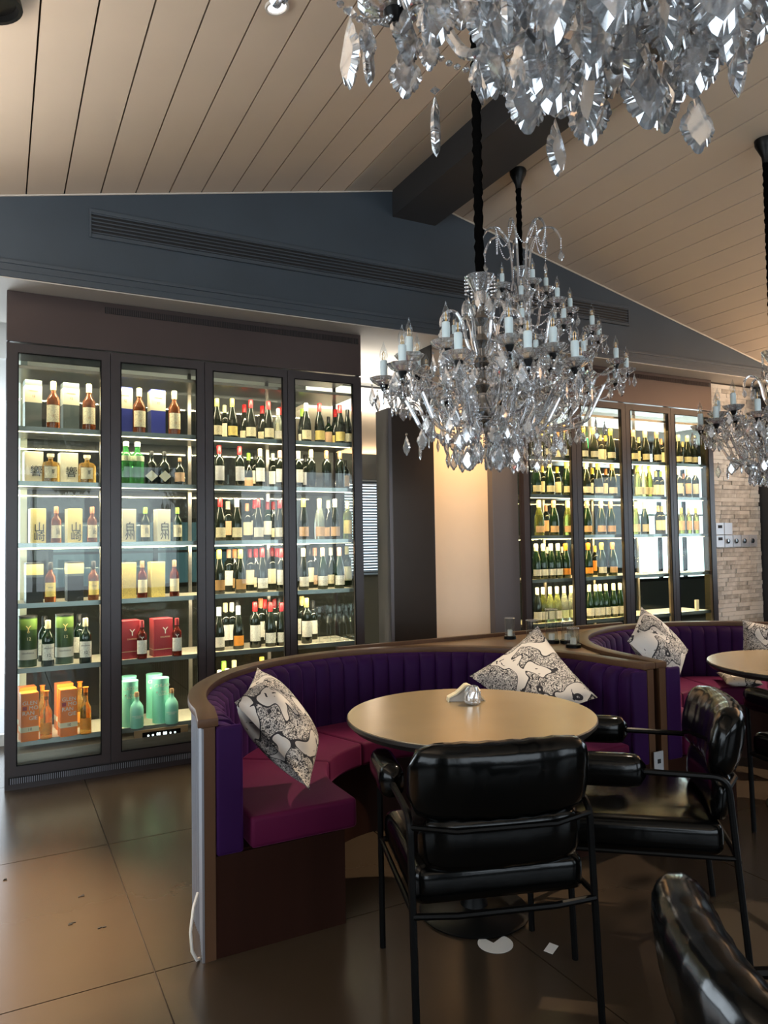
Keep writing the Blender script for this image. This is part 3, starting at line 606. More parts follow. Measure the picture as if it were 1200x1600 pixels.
# right cabinet
SH2 = [2.124, 1.799, 1.448, 1.077, .703]
def row2(door, row, pxs, kind, glass, caps, labs, sc=1., backs=()):
    its = [(p, 0, kind, glass if isinstance(glass, str) else glass[i % len(glass)], caps[i % len(caps)], labs[i % len(labs)], sc) for i, p in enumerate(pxs)]
    its += [(p, 1, Bx, D, caps[(i+1) % len(caps)], labs[i % len(labs)], sc*.92) for i, p in enumerate(backs)]
    wine_row('right', door, row, SH2[row], its)
DG = 'dark_green_glass'
row2(0, 0, (838, 858, 886), Ch, DG, ['c_gold', 'c_yellow', 'c_copper'], ['l_white'], .98, (848, 874))
row2(1, 0, (914, 930, 957), Ch, DG, ['c_yellow', 'c_gold'], ['l_white'], .98, (941, 949))
row2(2, 0, (992, 1011, 1029), Ch, D, ['c_rose', 'c_champagne'], ['l_cream'], 1, (1001, 1036))
row2(3, 0, (1063, 1077, 1087), Ch, D, ['c_champagne'], ['l_cream'], .95, (1070,))
row2(0, 1, (839, 860, 887), Ch, DG, ['c_yellow', 'c_gold'], ['l_cream'], 1, (849, 872))
row2(1, 1, (917, 936, 958), Ch, D, ['c_champagne', 'c_yellow', 'c_copper'], ['l_white'], 1, (927, 948))
row2(2, 1, (998, 1007, 1016), Bg, ['olive', 'pale_green', 'olive'], ['c_green', 'c_champagne'], ['l_cream'], 1, (1026, 1034))
row2(3, 1, (1062, 1076, 1088), Bx, D, ['c_white', 'c_rose'], ['l_white', 'l_peach'], .95, (1070,))
row2(0, 2, (842, 865, 887), Ch, ['olive', DG], ['c_champagne', 'c_rose'], ['l_peach'], 1, (853,))
row2(1, 2, (917, 939, 954), Ch, DG, ['c_rose', 'c_champagne'], ['l_peach'], 1, ())
row2(2, 2, (993, 1007), Bg, ['olive', DG], ['c_champagne'], ['l_cream'], 1.02, (1028, 1034))
row2(3, 2, (1064, 1076, 1087), Bx, 'olive', ['c_yellow', 'c_rose'], ['l_peach'], .85, ())
row2(0, 3, (836, 847, 859, 870, 882), Ch, DG, ['c_white', 'c_white', 'c_white', 'c_white', 'c_orange'], ['l_white', 'l_white', 'l_white', 'l_white', 'l_orange'], .98, (853, 877))
row2(1, 3, (917, 938, 955), Ch, DG, ['c_orange', 'c_yellow', 'c_copper'], ['l_orange', 'l_white', 'l_peach'], .98, (928,))
row2(0, 4, (836, 845, 856, 867, 878, 889), Bg, [D, 'olive', 'pale_green', 'pale_green', 'clear_white', 'clear_white'], ['c_white'], ['l_white', 'l_white', 'l_white', 'l_white', 'l_pale', 'l_pale'], 1, ())
row2(1, 4, (917, 927, 934, 943, 955, 965), Bg, DG, ['c_white'], ['l_white'], 1, ())
for q, (door, px) in enumerate(((2, 995), (2, 1003), (2, 1014), (2, 1024), (2, 1036), (3, 1064), (3, 1074), (3, 1083))):
    Y = 5.02 if q % 2 else 5.14
    o = link('wine_glass', gm, None, (X_at(px, Y), Y, SH2[3])); tag(o, 'clear stemmed wine glass, %s from the left on fourth shelf of the right cabinet' % ORD[q], 'glass', 'stemmed glasses in the right cabinet')
o = MB().box(-.02, .02, -.01, .01, 0, .10).build('shelf_card', 'white_paper', None, (X_at(1084, 5.0), 5.0, SH2[4])); tag(o, 'small white card standing on lower shelf behind the last door', 'card')

# ------------------------------------------------------------------ display cabinets
def cabinet(name, X0, label, shelves, rows_label):
    e = empty(name, label, 'cabinet', (X0, FY, 0))
    Wd, Dp = 2.34, .50
    cm = 'cabinet_metal'
    for x_ in (.004, Wd-.012):
        MB().box(x_, x_+.008, .06, Dp-.03, .10, 2.65).build('side_glass', 'back_glass', e)
        MB().box(x_-.004, x_+.012, .036, .062, .10, 2.65).box(x_-.004, x_+.012, Dp-.032, Dp, .10, 2.65).build('side_frame', cm, e)
    MB().box(0, Wd, .0, Dp, 2.65, 2.955).build('fascia', 'fascia_metal', e, bevel=.004)
    v = MB().box(.55, Wd-.02, -.004, -.001, 2.885, 2.925, 'black_slot')
    for q in range(150): x = .56+q*(Wd-.60)/150; v.box(x, x+.004, -.008, -.003, 2.887, 2.923, 'fascia_metal')
    o = v.build('vent_slots', None, e); o['kind'] = 'stuff'
    MB().box(.0, Wd, .02, Dp, 0, .10).build('plinth', cm, e)
    v = MB().box(.02, Wd-.02, .010, .019, .035, .072, 'black_slot')
    for q in range(200): x = .03+q*(Wd-.06)/200; v.box(x, x+.004, .006, .012, .037, .070, 'rib_metal')
    o = v.build('vent_slots', None, e); o['kind'] = 'stuff'
    MB().box(.035, Wd-.035, Dp-.012, Dp-.006, .10, 2.65).build('back_glass', 'back_glass', e)
    MB().box(.035, Wd-.035, .04, Dp-.02, .10, .20).build('base_tray', 'shelf_metal', e)
    MB().box(.035, Wd-.035, .04, Dp-.02, 2.50, 2.52).build('top_tray', 'shelf_metal', e)
    b = [.0, .583, 1.178, 1.762, Wd]
    gx = [(.060, .530), (.643, 1.125), (1.232, 1.727), (1.813, 2.272)]
    for q in range(4):
        x0, x1 = b[q]+.002, b[q+1]-.002; g0, g1 = gx[q]; z0, z1, a0, a1 = .085, 2.64, .14, 2.585
        d = MB().box(x0, g0, -.0, .035, z0, z1).box(g1, x1, 0, .035, z0, z1).box(g0, g1, 0, .035, z0, a0).box(g0, g1, 0, .035, a1, z1).build('door', cm, e)
        MB().box(g0-.004, g1+.004, .012, .018, a0-.004, a1+.004).build('glass_pane', 'door_glass', d)
        fr = MB()
        for (p0, p1, q0, q1) in ((g0, g0+.006, a0, a1), (g1-.006, g1, a0, a1), (g0, g1, a0, a0+.006), (g0, g1, a1-.006, a1)): fr.box(p0, p1, -.003, .002, q0, q1)
        fr.build('gasket', 'black_steel', d)
    for q in (1, 2, 3): MB().box(b[q]-.02, b[q]+.02, .04, .07, .10, 2.65).build('post', 'shelf_metal', e); MB().box(b[q]-.012, b[q]+.012, Dp-.05, Dp-.03, .1, 2.65).build('post', 'shelf_metal', e)
    for i, z in enumerate(shelves):
        s = MB().box(.04, Wd-.04, .065, .44, z-.022, z-.001).build('shelf', 'shelf_metal', e)
        MB().box(.04, Wd-.04, .070, .435, z-.001, z).build('liner', 'shelf_liner', s)
        MB().box(.04, Wd-.04, .055, .066, z-.026, z+.003).build('shelf_edge', 'shelf_edge', s)
        MB().box(.06, Wd-.06, .085, .095, z-.028, z-.023).build('light_strip', 'led', s)
    return e
cabinet('bottle_cabinet', .032, 'tall dark glazed whisky and wine cabinet at the left', SH1, '')
cabinet('bottle_cabinet', 3.857, 'tall dark glazed champagne cabinet at the right beside stone wall', SH2+[.33], '')
WARM = (1, .86, .60)
for X0, shs, pw in ((.032, [2.50]+SH1[:5], 12.5), (3.857, [2.50]+SH2, 14)):
    for z in shs:
        area('cabinet_light', (X0+1.17, FY+.085, z-.034), (0, .50, -1), 2.2, .02, pw, WARM if X0 < 1 else (1, .72, .30))
# control panel behind second door
cp = empty('control_panel', 'bronze control panel with white digits under the mint green bottles', 'control panel', (.93, FY+.05, .215))
MB().box(-.17, .17, -.006, .01, -.045, .03).build('plate', 'counter_wood', cp, bevel=.004)
MB().box(-.12, .12, -.009, -.005, -.025, .015).build('screen', 'black_steel', cp)
letters('o  o  88  88  o  o', .026, 'display_white', cp, (0, -.0105, -.005))

# ------------------------------------------------------------------ booths
def booth(cx, label, skip):
    e = empty('banquette', label, 'sofa', (cx, 2.745, 0)); RO, RI, SB = 1.057, 1.002, .912
    ext = .18; FLR = .034; H0 = .818
    def path(r, n=72, x=ext):
        p = [(-r-FLR*x/.18, -x)]
        for i in range(n+1): a = PI-PI*i/n; p.append((r*math.cos(a), r*math.sin(a)))
        p.append((r+FLR*x/.18, -x)); return p
    def band(ro, ri, z0, z1, m, name, x=ext, n=72, **k):
        po, pi_ = path(ro, n, x), path(ri, n, x); N = len(po); mb = MB()
        vs = [(a, b, z0) for a, b in po]+[(a, b, z0) for a, b in pi_]+[(a, b, z1) for a, b in po]+[(a, b, z1) for a, b in pi_]
        fs = []
        for i in range(N-1): fs += [(i, i+1, 2*N+i+1, 2*N+i), (N+i+1, N+i, 3*N+i, 3*N+i+1), (2*N+i, 2*N+i+1, 3*N+i+1, 3*N+i), (i+1, i, N+i, N+i+1)]
        fs += [(0, 2*N, 3*N, N), (N-1, 2*N-1, 4*N-1, 3*N-1)]
        return mb.add(vs, fs).build(name, m, e, **k)
    band(RO-.012, RI, 0, H0-.03, 'brown_wood', 'shell')
    band(RO+.006, RI-.012, H0-.03, H0, 'brown_wood', 'top_rail', ext+.004, bevel=.005, smooth=True)
    # fluted ribs around the outside of the shell (too fine to pick apart)
    rb = MB()
    for i in range(-8, 190):
        if (i > 140 if skip > 0 else i < 40): continue      # the booths touch here: no ribs
        if i < 0: px, py, nx, ny = -(RO-.012)+FLR*i*.0225/.18, i*.0225, -1, 0
        elif i > 181: px, py, nx, ny = RO-.012+FLR*(i-181)*.0225/.18, -(i-181)*.0225, 1, 0
        else: a = PI-PI*i/181; px, py, nx, ny = (RO-.012)*math.cos(a), (RO-.012)*math.sin(a), math.cos(a), math.sin(a)
        tx, ty = -ny, nx; w = .007
        vs = [(px+tx*s*w+nx*d, py+ty*s*w+ny*d, z) for z in (0, H0-.032) for s, d in ((-1, -.002), (-.6, .005), (.6, .005), (1, -.002))]
        rb.add(vs, [(0, 1, 5, 4), (1, 2, 6, 5), (2, 3, 7, 6)])
    o = rb.build('ribs', 'rib_metal', e); o['kind'] = 'stuff'
    # upholstered channels
    nC = 33; t0 = PI/nC; cm = None
    def channel(w, rout, rin, name):
        m = MB(); vs = []; prof = [(-.5, .0), (-.46, .55), (-.3, .9), (0, 1), (.3, .9), (.46, .55), (.5, .0)]
        levels = [(.36, 1), (.70, 1), (.755, .93), (.780, .6), (.788, .15)]
        N = len(prof)
        for z, k in levels:
            for s, q in prof: vs.append((s*w, -(rout-rin-.022)*k-.022*q*k, z))
        fs = []
        for j in range(len(levels)-1):
            for i in range(N-1): a = j*N+i; fs.append((a, a+1, a+1+N, a+N))
        vs += [(-.5*w, 0, .36), (.5*w, 0, .36), (-.5*w, 0, .788), (.5*w, 0, .788)]; b = len(vs)-4; T = (len(levels)-1)*N
        fs += [tuple(range(T, T+N))+(b+3, b+2), (b, *[j*N for j in range(len(levels))], b+2)[::-1], (b+1, *[j*N+N-1 for j in range(len(levels))], b+3)]
        return m.add(vs, fs).mesh(name, 'purple_velvet', smooth='all')
    wch = 2*SB*math.tan(t0/2)*1.06
    cm = channel(wch, RI, SB, 'channel')
    for i in range(nC):
        a = PI-(i+.5)*t0; o = link('channel', cm, e, (RI*math.cos(a), RI*math.sin(a), 0), a-PI/2)
    cs = channel(ext/2, RI, SB, 'channel')
    for sx in (-1, 1):
        for q in range(2): link('channel', cs, e, (sx*(RI+FLR*(q+.5)/2), -ext*(q+.5)/2, 0), -sx*(PI/2+.18))
    for sx in (-1, 1):
        x0, x1 = sorted((sx*(RI+FLR-.002), sx*(SB+FLR*.8))); MB().box(x0, x1, -ext-.012, -ext+.012, .345, .786).build('end_pad', 'purple_velvet', e, bevel=.02, seg=3, smooth=True)
    # seat in wedge cushions
    R1 = .50; segs = 5
    for q in range(segs):
        a0, a1 = PI-PI*q/segs, PI-PI*(q+1)/segs; n = 10; m = MB(); out = [(SB*math.cos(a0+(a1-a0)*i/n), SB*math.sin(a0+(a1-a0)*i/n)) for i in range(n+1)]
        inn = [(R1*math.cos(a0+(a1-a0)*i/n), R1*math.sin(a0+(a1-a0)*i/n)) for i in range(n+1)]
        if q == 0: out = [(-SB, -ext-.01)]+out; inn = [(-R1, -ext-.01)]+inn
        if q == segs-1: out = out+[(SB, -ext-.01)]; inn = inn+[(R1, -ext-.01)]
        pl = out+inn[::-1]; pl = pl[::-1]
        m.prism(pl, .345, .455).build('seat_cushion', 'plum_velvet', e, bevel=.018, seg=3, smooth=True)
    band(SB+.10, R1+.05, 0, .346, 'red_wood', 'base', ext-.02)
    for sx in (-1, 1):
        x0, x1 = sorted((sx*(RO+FLR-.013), sx*(R1+.05))); MB().box(x0, x1, -ext-.003, -ext+.0, 0, .344).build('end_panel', 'red_wood', e)
    for sx in (-1, 1):
        x0, x1 = sorted((sx*(RO+FLR-.012), sx*(RI+FLR+.002))); MB().box(x0, x1, -ext-.006, -ext-.0, 0, H0-.03).build('end_post', 'brown_wood', e)
    return e
booth(1.702, 'curved purple channel-tufted booth sofa with wooden top rail, nearest the cabinets at left', 1)
booth(3.90, 'curved purple channel-tufted booth sofa partly cut by the right picture edge', -1)
# filler counter between the booths
out = [(1.75, 3.86), (3.88, 3.86)]
arc2 = [(3.90+1.066*math.cos(a), 2.745+1.066*math.sin(a)) for a in [PI/2+.06+(PI/2-.30)*i/16 for i in range(17)]]
arc1 = [(1.702+1.066*math.cos(a), 2.745+1.066*math.sin(a)) for a in [.24+(PI/2-.30)*i/16 for i in range(17)]]
ol = [(1.77, 3.87)]+arc1[::-1]+arc2[::-1]+[(3.86, 3.87)]
ct = empty('booth_counter', 'wooden ledge filling the gap between the two curved booths', 'counter', (0, 0, 0))
MB().prism(ol, .775, .800).build('worktop', 'counter_wood', ct)
MB().box(1.72, 3.92, 3.87, 3.90, 0, .822).build('back_rail', 'brown_wood', ct, bevel=.004)

# glass cylinders on the ledge
def cylinder_vase(x, y, r, h, label, w=False):
    e = empty('candle_cylinder', label, 'candle holder', (x, y, .8)); 
    MB().lathe([(r*1.25, 0), (r*1.25, .018), (r*1.1, .02)], 24).build('base', 'black_steel', e, smooth=True)
    MB().lathe([(r, .02), (r, h), (r-.003, h), (r-.003, .022), (r, .02)], 28, cap=False).build('glass', 'clear_glass', e, smooth=True)
    MB().tube([(r*math.cos(a), r*math.sin(a), h) for a in [2*PI*i/28 for i in range(28)]], .0022, 5, closed=True).build('rim', 'crystal_arm', e, smooth=True)
    MB().lathe([(r*.5, .02), (r*.5, .055), (r*.4, .057)], 16).build('candle', 'wax', e, smooth=True)
cylinder_vase(2.925, 3.46, .036, .20, 'tall clear glass cylinder candle holder, tallest of the group on the ledge')
cylinder_vase(2.86, 3.56, .036, .13, 'clear glass cylinder partly hidden behind the cushion tip on the ledge')
cylinder_vase(2.995, 3.40, .036, .12, 'short clear glass cylinder, rear one of the two at right')
cylinder_vase(2.90, 3.245, .034, .11, 'short clear glass cylinder with white candle, front one at right')
cylinder_vase(2.83, 3.74, .030, .13, 'slim clear glass cylinder nearest the grey panel on the ledge')

# ------------------------------------------------------------------ round tables
def table(x, y, label):
    e = empty('round_table', label, 'table', (x, y, 0)); R = .478
    MB().lathe([(R-.02, .715), (R, .735), (R, .746), (R-.002, .748)], 72).build('table_edge', 'table_edge', e, smooth=True)
    MB().lathe([(R-.003, .748), (R-.004, .7505)], 72).build('table_top', 'table_top', e, smooth=True)
    MB().lathe([(.055, .02), (.045, .06), (.045, .70), (.12, .716)], 32).build('pedestal', 'black_metal', e, smooth=True)
    MB().lathe([(.205, 0), (.21, .008), (.20, .016), (.06, .03)], 48).build('base', 'black_metal', e, smooth=True)
table(1.62, 2.405, 'round olive-brown table inside the nearer booth with napkin holder on top')
table(3.74, 2.42, 'round table inside the second booth at the right picture edge')
# napkin holder and cut crystal tumbler
nh = empty('napkin_holder', 'cream peaked napkin holder standing on the nearer round table', 'napkin holder', (1.735, 2.60, .7505), -.42)
sec = [(-.082, 0), (-.080, .018), (-.045, .035), (-.008, .068), (.004, .070), (.030, .056), (.078, 0)]
vs = [(x, y, z) for y in (-.022, .022) for x, z in sec]+[(x*.93, y, z*.88) for y in (-.022, .022) for x, z in sec]; n = len(sec); fs = []
for i in range(n-1): fs += [(i, n+i, n+i+1, i+1), (2*n+i, 2*n+i+1, 3*n+i+1, 3*n+i), (i, i+1, 2*n+i+1, 2*n+i), (n+i, 3*n+i, 3*n+i+1, n+i+1)]
MB().add(vs, fs).build('holder', 'gold_fold', nh)
MB().prism([(x*.9, z*.85) for x, z in sec], -.012, .012).build('napkins', 'soffit', nh).rotation_euler = (PI/2, 0, 0)
cg = empty('crystal_tumbler', 'small cut crystal tumbler in front of the napkin holder', 'tumbler', (1.718, 2.53, .7505))
m_ = MB().lathe([(.022, 0), (.031, .006), (.034, .03), (.032, .055), (.022, .072), (.018, .074), (.016, .068), (.026, .05), (.027, .02), (.001, .012)], 20, scal=lambda a, z: 1+.05*(1 if int(a/(2*PI)*20+z*140) % 2 else -1), cap=False)
m_.build('cut_glass', 'crystal', cg)

# ------------------------------------------------------------------ cushions
def pillow(corners, thick, label, flip=1):
    A, B, Cc, Dd = [Vector(p) for p in corners]; ctr = (A+B+Cc+Dd)/4
    nrm = ((Cc-A).cross(Dd-B)).normalized()*flip; n = 22; vs = []; fs = []
    for side in (1, -1):
        for i in range(n+1):
            for j in range(n+1):
                u, v = i/n, j/n; p = A*(1-u)*(1-v)+B*u*(1-v)+Cc*u*v+Dd*(1-u)*v
                s = max(0, (1-abs(2*u-1)**2.6)*(1-abs(2*v-1)**2.6)); bulge = s**.62
                # edges draw inwards between the corners
                du = 1-abs(2*u-1)**2; dv = 1-abs(2*v-1)**2
                q = ctr-p; pin = .09*(du*abs(2*v-1)**4+dv*abs(2*u-1)**4)
                wob = .006*math.sin(9*u+4*v)*s
                vs.append(tuple(p+q*pin+nrm*side*(thick*bulge+wob)))
    N = (n+1)**2
    for i in range(n):
        for j in range(n):
            a = i*(n+1)+j; fs.append((a, a+1, a+n+2, a+n+1)); fs.append((N+a, N+a+n+1, N+a+n+2, N+a+1))
    c = tuple(ctr); vs = [tuple(Vector(v)-ctr) for v in vs]
    m = MB().add(vs, fs); me = m.mesh('cushion', 'toile', smooth='all')
    bm = bmesh.new(); bm.from_mesh(me); bmesh.ops.remove_doubles(bm, verts=bm.verts, dist=.0008); bm.to_mesh(me); bm.free()
    o = link('throw_cushion', me, None, c); tag(o, label, 'cushion', 'printed cushions')
    return o
def ray_pt(px, py, dist):     # point on a real sight line at forward distance dist; used once to seat cushions
    d = fw + rt*((px-600)/F_PX) - up*((py-800)/F_PX); return Vector((0, 0, CAM_H))+d*dist
pillow([ray_pt(402, 1043, 3.02), ray_pt(366, 1098, 2.66), ray_pt(484, 1234, 2.66), ray_pt(498, 1160, 3.02)], .092, 'black and white printed cushion leaning at left end of the nearer booth')
pillow([ray_pt(840, 978, 3.85), ray_pt(733, 1056, 3.70), ray_pt(832, 1142, 3.46), ray_pt(934, 1090, 3.50)], .075, 'black and white printed cushion standing on its corner behind the nearer table')
pillow([ray_pt(1002, 948, 4.15), ray_pt(980, 1002, 3.86), ray_pt(1056, 1085, 3.80), ray_pt(1076, 1015, 4.08)], .075, 'black and white printed cushion at left end of the right-hand booth')
pillow([ray_pt(1160, 968, 4.75), ray_pt(1154, 1056, 4.60), ray_pt(1255, 1050, 4.45), ray_pt(1250, 980, 4.60)], .06, 'black and white printed cushion upright behind second table')
pillow([(4.02, 3.12, .50), (4.18, 2.98, .50), (4.50, 3.24, .50), (4.30, 3.42, .50)], .04, 'black and white printed cushion lying flat on the seat under second table')

# ------------------------------------------------------------------ armchairs
def rounded_path(pts, r=.05, n=5):
    pts = [Vector(p) for p in pts]; out = [pts[0]]
    for i in range(1, len(pts)-1):
        a, b, c = pts[i-1], pts[i], pts[i+1]; d1 = (a-b).normalized(); d2 = (c-b).normalized(); p0 = b+d1*r; p1 = b+d2*r
        for k in range(n+1): t = k/n; out.append(p0*(1-t)**2+b*2*t*(1-t)+p1*t*t)
    out.append(pts[-1]); return out
def sausage(w, hx, hy, bend, z, y, n=18, m=14, tilt=0., crease=0.):
    """cushion whose long axis is X: rounded section hx (thickness) x hy (height), bent backwards by bend"""
    vs = []; fs = []
    for i in range(n+1):
        t = -1+2*i/n; e = (1-abs(t)**7)**.5 if abs(t) < 1 else 0; e = max(e, .02)
        ph = crease*math.sin(i*2.3)
        for k in range(m):
            a = 2*PI*k/m; ca, sa = math.cos(a), math.sin(a)
            cx = math.copysign(abs(ca)**.75, ca); sz = math.copysign(abs(sa)**.75, sa)
            yy = cx*hx*e*(1+ph); zz = sz*hy*(.35+.65*e)*(1+ph*.5)
            vs.append((t*w/2, y+bend*t*t+yy+zz*tilt, z+zz))
    for i in range(n):
        for k in range(m): a = i*m+k; b = i*m+(k+1) % m; fs.append((a, b, b+m, a+m))
    fs += [tuple(range(m))[::-1], tuple(range(n*m, n*m+m))]
    return vs, fs
def make_chair():
    e = empty('leather_armchair', 'black leather armchair with back to viewer, pushed up to the nearer table', 'chair', (0, 0, 0), 0)
    for sx in (-1, 1):
        p = rounded_path([(sx*.275, -.30, 0), (sx*.275, -.25, .63), (sx*.275, .27, .645), (sx*.275, .25, 0)], .05)
        MB().tube(p, .011, 8).build('side_frame', 'black_steel', e, smooth=True)
        vs, fs = sausage(.27, .045, .055, 0, 0, 0, 12, 14)
        o = MB().add(vs, fs).build('arm_pad', 'leather', e, (sx*.272, .14, .640), smooth='all'); o.rotation_euler = (0, 0, PI/2)
        MB().tube(rounded_path([(sx*.275, -.27, .37), (sx*.275, .255, .37)], .02), .009, 8).build('side_rail', 'black_steel', e, smooth=True)
    MB().tube([(-.275, -.275, .36), (-.15, -.285, .355), (.15, -.285, .355), (.275, -.275, .36)], .010, 8).build('rear_rail', 'black_steel', e, smooth=True)
    MB().tube([(-.275, .255, .37), (.275, .255, .37)], .010, 8).build('front_rail', 'black_steel', e, smooth=True)
    MB().tube([(-.275, -.252, .60), (-.15, -.30, .595), (.15, -.30, .595), (.275, -.252, .60)], .009, 8).build('back_rail', 'black_steel', e, smooth=True)
    m = MB().box(-.265, .265, -.24, .27, .36, .475); m.build('seat', 'leather', e, bevel=.045, seg=4, smooth='all')
    vs, fs = sausage(.56, .060, .118, .045, .725, -.285, 22, 18, -.18, .03); MB().add(vs, fs).build('back_roll', 'leather', e, smooth='all')
    vs, fs = sausage(.50, .040, .085, .02, .545, -.255, 18, 14, -.1, .02); MB().add(vs, fs).build('lumbar_pad', 'leather', e, smooth='all')
    return e
def rot(f): return math.atan2(f[1], f[0])-PI/2
chair = make_chair(); kids_index()
chair2 = copy_tree(chair); chair3 = copy_tree(chair); chair4 = copy_tree(chair)
for c, (x, y), f, lab in ((chair, (1.385, 2.03), (.30, .954), 'black leather armchair with its back to viewer, pushed up to the nearer table'),
                         (chair2, (2.10, 2.02), (-.77, .64), 'black leather armchair seen side-on at the right of nearer table'),
                         (chair3, (1.175, .60), (.86, -.51), 'black leather armchair cropped by the bottom right corner of the picture'),
                         (chair4, (3.42, 2.06), (.25, .96), 'black leather armchair at right picture edge before the second table')):
    c.location = (x, y, 0); c.rotation_euler = (0, 0, rot(f)); tag(c, lab, 'chair', 'leather armchairs')

# ------------------------------------------------------------------ small things
cab = MB().tube([(.612, 2.60, .22), (.590, 2.57, .19), (.575, 2.55, .12), (.582, 2.56, .05), (.60, 2.57, .012), (.612, 2.585, .006)], .0055, 8).build('power_cable', 'cable_white', smooth=True)
tag(cab, 'short white cable curving from the booth shell down to floor', 'cable')
n = 26; ol = []
for i in range(n): a = .75+4.9*i/(n-1); ol.append((.062*math.cos(a), .062*math.sin(a)))
ol.append((.004, .006))
o = MB().prism(ol, 0, .001).build('paper_scrap', 'white_paper', None, (1.552, 2.175, .0012), rz=1.1); tag(o, 'round white paper with a torn notch on dark floor under the chair', 'paper')
o = MB().add([(-.028, -.02, 0), (.03, -.014, .001), (.026, .018, .004), (-.03, .012, .002), (-.028, -.02, .001), (.03, -.014, .002), (.026, .018, .005), (-.03, .012, .003)], [(0, 3, 2, 1), (4, 5, 6, 7), (0, 1, 5, 4), (1, 2, 6, 5), (2, 3, 7, 6), (3, 0, 4, 7)]).build('paper_scrap', 'white_paper', None, (1.70, 2.055, .0012), rz=.4); tag(o, 'small square white paper scrap on the dark floor', 'paper')
for (x, y, lab) in ((.03, 3.60, 'leftmost dark crumb on the pale tiles'), (.30, 3.28, 'largest dark crumb on the pale tiles before the cabinet'), (.24, 3.06, 'dark crumb lying nearest the viewer on pale tiles'), (.34, 2.98, 'smallest dark crumb on the pale tiles')):
    m = MB()
    for q in range(3): a, b = random.uniform(-.015, .015), random.uniform(-.006, .006); m.box(a, a+random.uniform(.006, .016), b, b+.006, 0, .003)
    o = m.build('floor_debris', 'debris', None, (x, y, .0003)); tag(o, lab, 'debris', 'crumbs on the floor')
# switch plates on stone wall
sp = empty('switch_panel', 'row of silver switch plates on the stone wall', 'switch panel', (6.24, 4.915, 1.37))
for i in range(5):
    w = .118; x = .062+i*.124
    MB().box(x-w/2, x+w/2, -.012, .0, -.06, .06).build('plate', 'plate_silver', sp, bevel=.003)
    if i: MB().lathe([(.026, 0), (.024, .012), (.012, .016)], 16).build('dial', 'chrome', sp, (x-.02, -.012, 0), smooth=True).rotation_euler = (PI/2, 0, 0)
    else: MB().box(x-.03, x+.03, -.014, -.011, .01, .04).build('slot', 'black_slot', sp)
for i in range(2): x = .062+i*.124; MB().box(x-.059, x+.059, -.012, 0, .064, .184).build('plate', 'plate_silver', sp, bevel=.003)
MB().box(.032, .092, -.014, -.011, .13, .16).build('slot', 'black_slot', sp)
# outlet at foot of the shared post
o = empty('floor_outlet', 'small grey socket plate low on the post between the booths', 'socket', (2.775, 2.541, .36)); MB().box(-.03, .03, -.006, 0, -.045, .045).build('plate', 'plate_silver', o, bevel=.002); MB().box(-.01, .01, -.008, -.005, -.01, .01).build('socket_face', 'black_slot', o)
# exit sign in the room beyond
ex = empty('exit_sign', 'small green running-man exit sign seen through the right cabinet', 'sign', (8.42, 8.9, 2.95))
MB().box(-.12, .12, -.02, .02, -.08, .08).build('housing', 'exit_green', ex); MB().tube([(0, 0, .075), (0, 0, .16)], .008, 8).build('hanging_rod', 'black_metal', ex)
f_ = MB()
f_.box(-.01, .02, -.023, -.021, .035, .06).tube([(0, -.023, .03), (-.01, -.023, -.01)], .01, 4).tube([(-.01, -.023, -.01), (.025, -.023, -.03), (.02, -.023, -.06)], .007, 4).tube([(-.01, -.023, -.01), (-.03, -.023, -.04), (-.06, -.023, -.045)], .007, 4).tube([(0, -.023, .025), (-.035, -.023, .005)], .006, 4).tube([(0, -.023, .025), (.03, -.023, .0)], .006, 4)
f_.box(.06, .10, -.023, -.021, -.06, .06).build('pictogram', 'exit_white', ex)

# ------------------------------------------------------------------ chandeliers
def pendant_mesh(w, h, name='pendant'):
    """kite-shaped cut drop hanging from z=0: scalloped rim, raised table facet"""
    prof = [(0, 0), (.10, -.08), (.30, -.30), (.50, -.52), (.44, -.66), (.40, -.70), (.30, -.82), (.22, -.85), (0, -1)]
    rim = [(x, z) for x, z in prof]+[(-x, z) for x, z in prof[-2:0:-1]]
    dense = []; smooth_ = []
    for i in range(len(rim)):
        a, b = rim[i], rim[(i+1) % len(rim)]
        for k in range(3):
            t = k/3; p = (a[0]*(1-t)+b[0]*t, a[1]*(1-t)+b[1]*t); g_ = 1 if k else .90
            if 0 < i < len(rim)-1: p = (p[0]*g_, -.6+(p[1]+.6)*g_)
            dense.append(p); smooth_.append((a[0]*(1-t)+b[0]*t, a[1]*(1-t)+b[1]*t))
    rim = dense
    n = len(rim); t = .11*w; c = (0, -.60)
    vs = [(x*w, 0, z*h) for x, z in rim]
    for s in (1, -1): vs += [((x*.66)*w, s*t*.9, (c[1]+(z-c[1])*.66)*h) for x, z in smooth_]
    fs = []
    for i in range(n):
        j = (i+1) % n
        fs += [(i, j, n+j, n+i), (j, i, 2*n+i, 2*n+j)]
    fs += [tuple(range(n, 2*n)), tuple(range(2*n, 3*n))[::-1]]
    m = MB().add(vs, fs)
    r = .13*w; m.add([(0, 0, 2*r), (r, 0, r), (0, r, r), (-r, 0, r), (0, -r, r), (0, 0, 0)], [(0, 1, 2), (0, 2, 3), (0, 3, 4), (0, 4, 1), (5, 2, 1), (5, 3, 2), (5, 4, 3), (5, 1, 4)])
    return m.mesh(name, 'crystal')
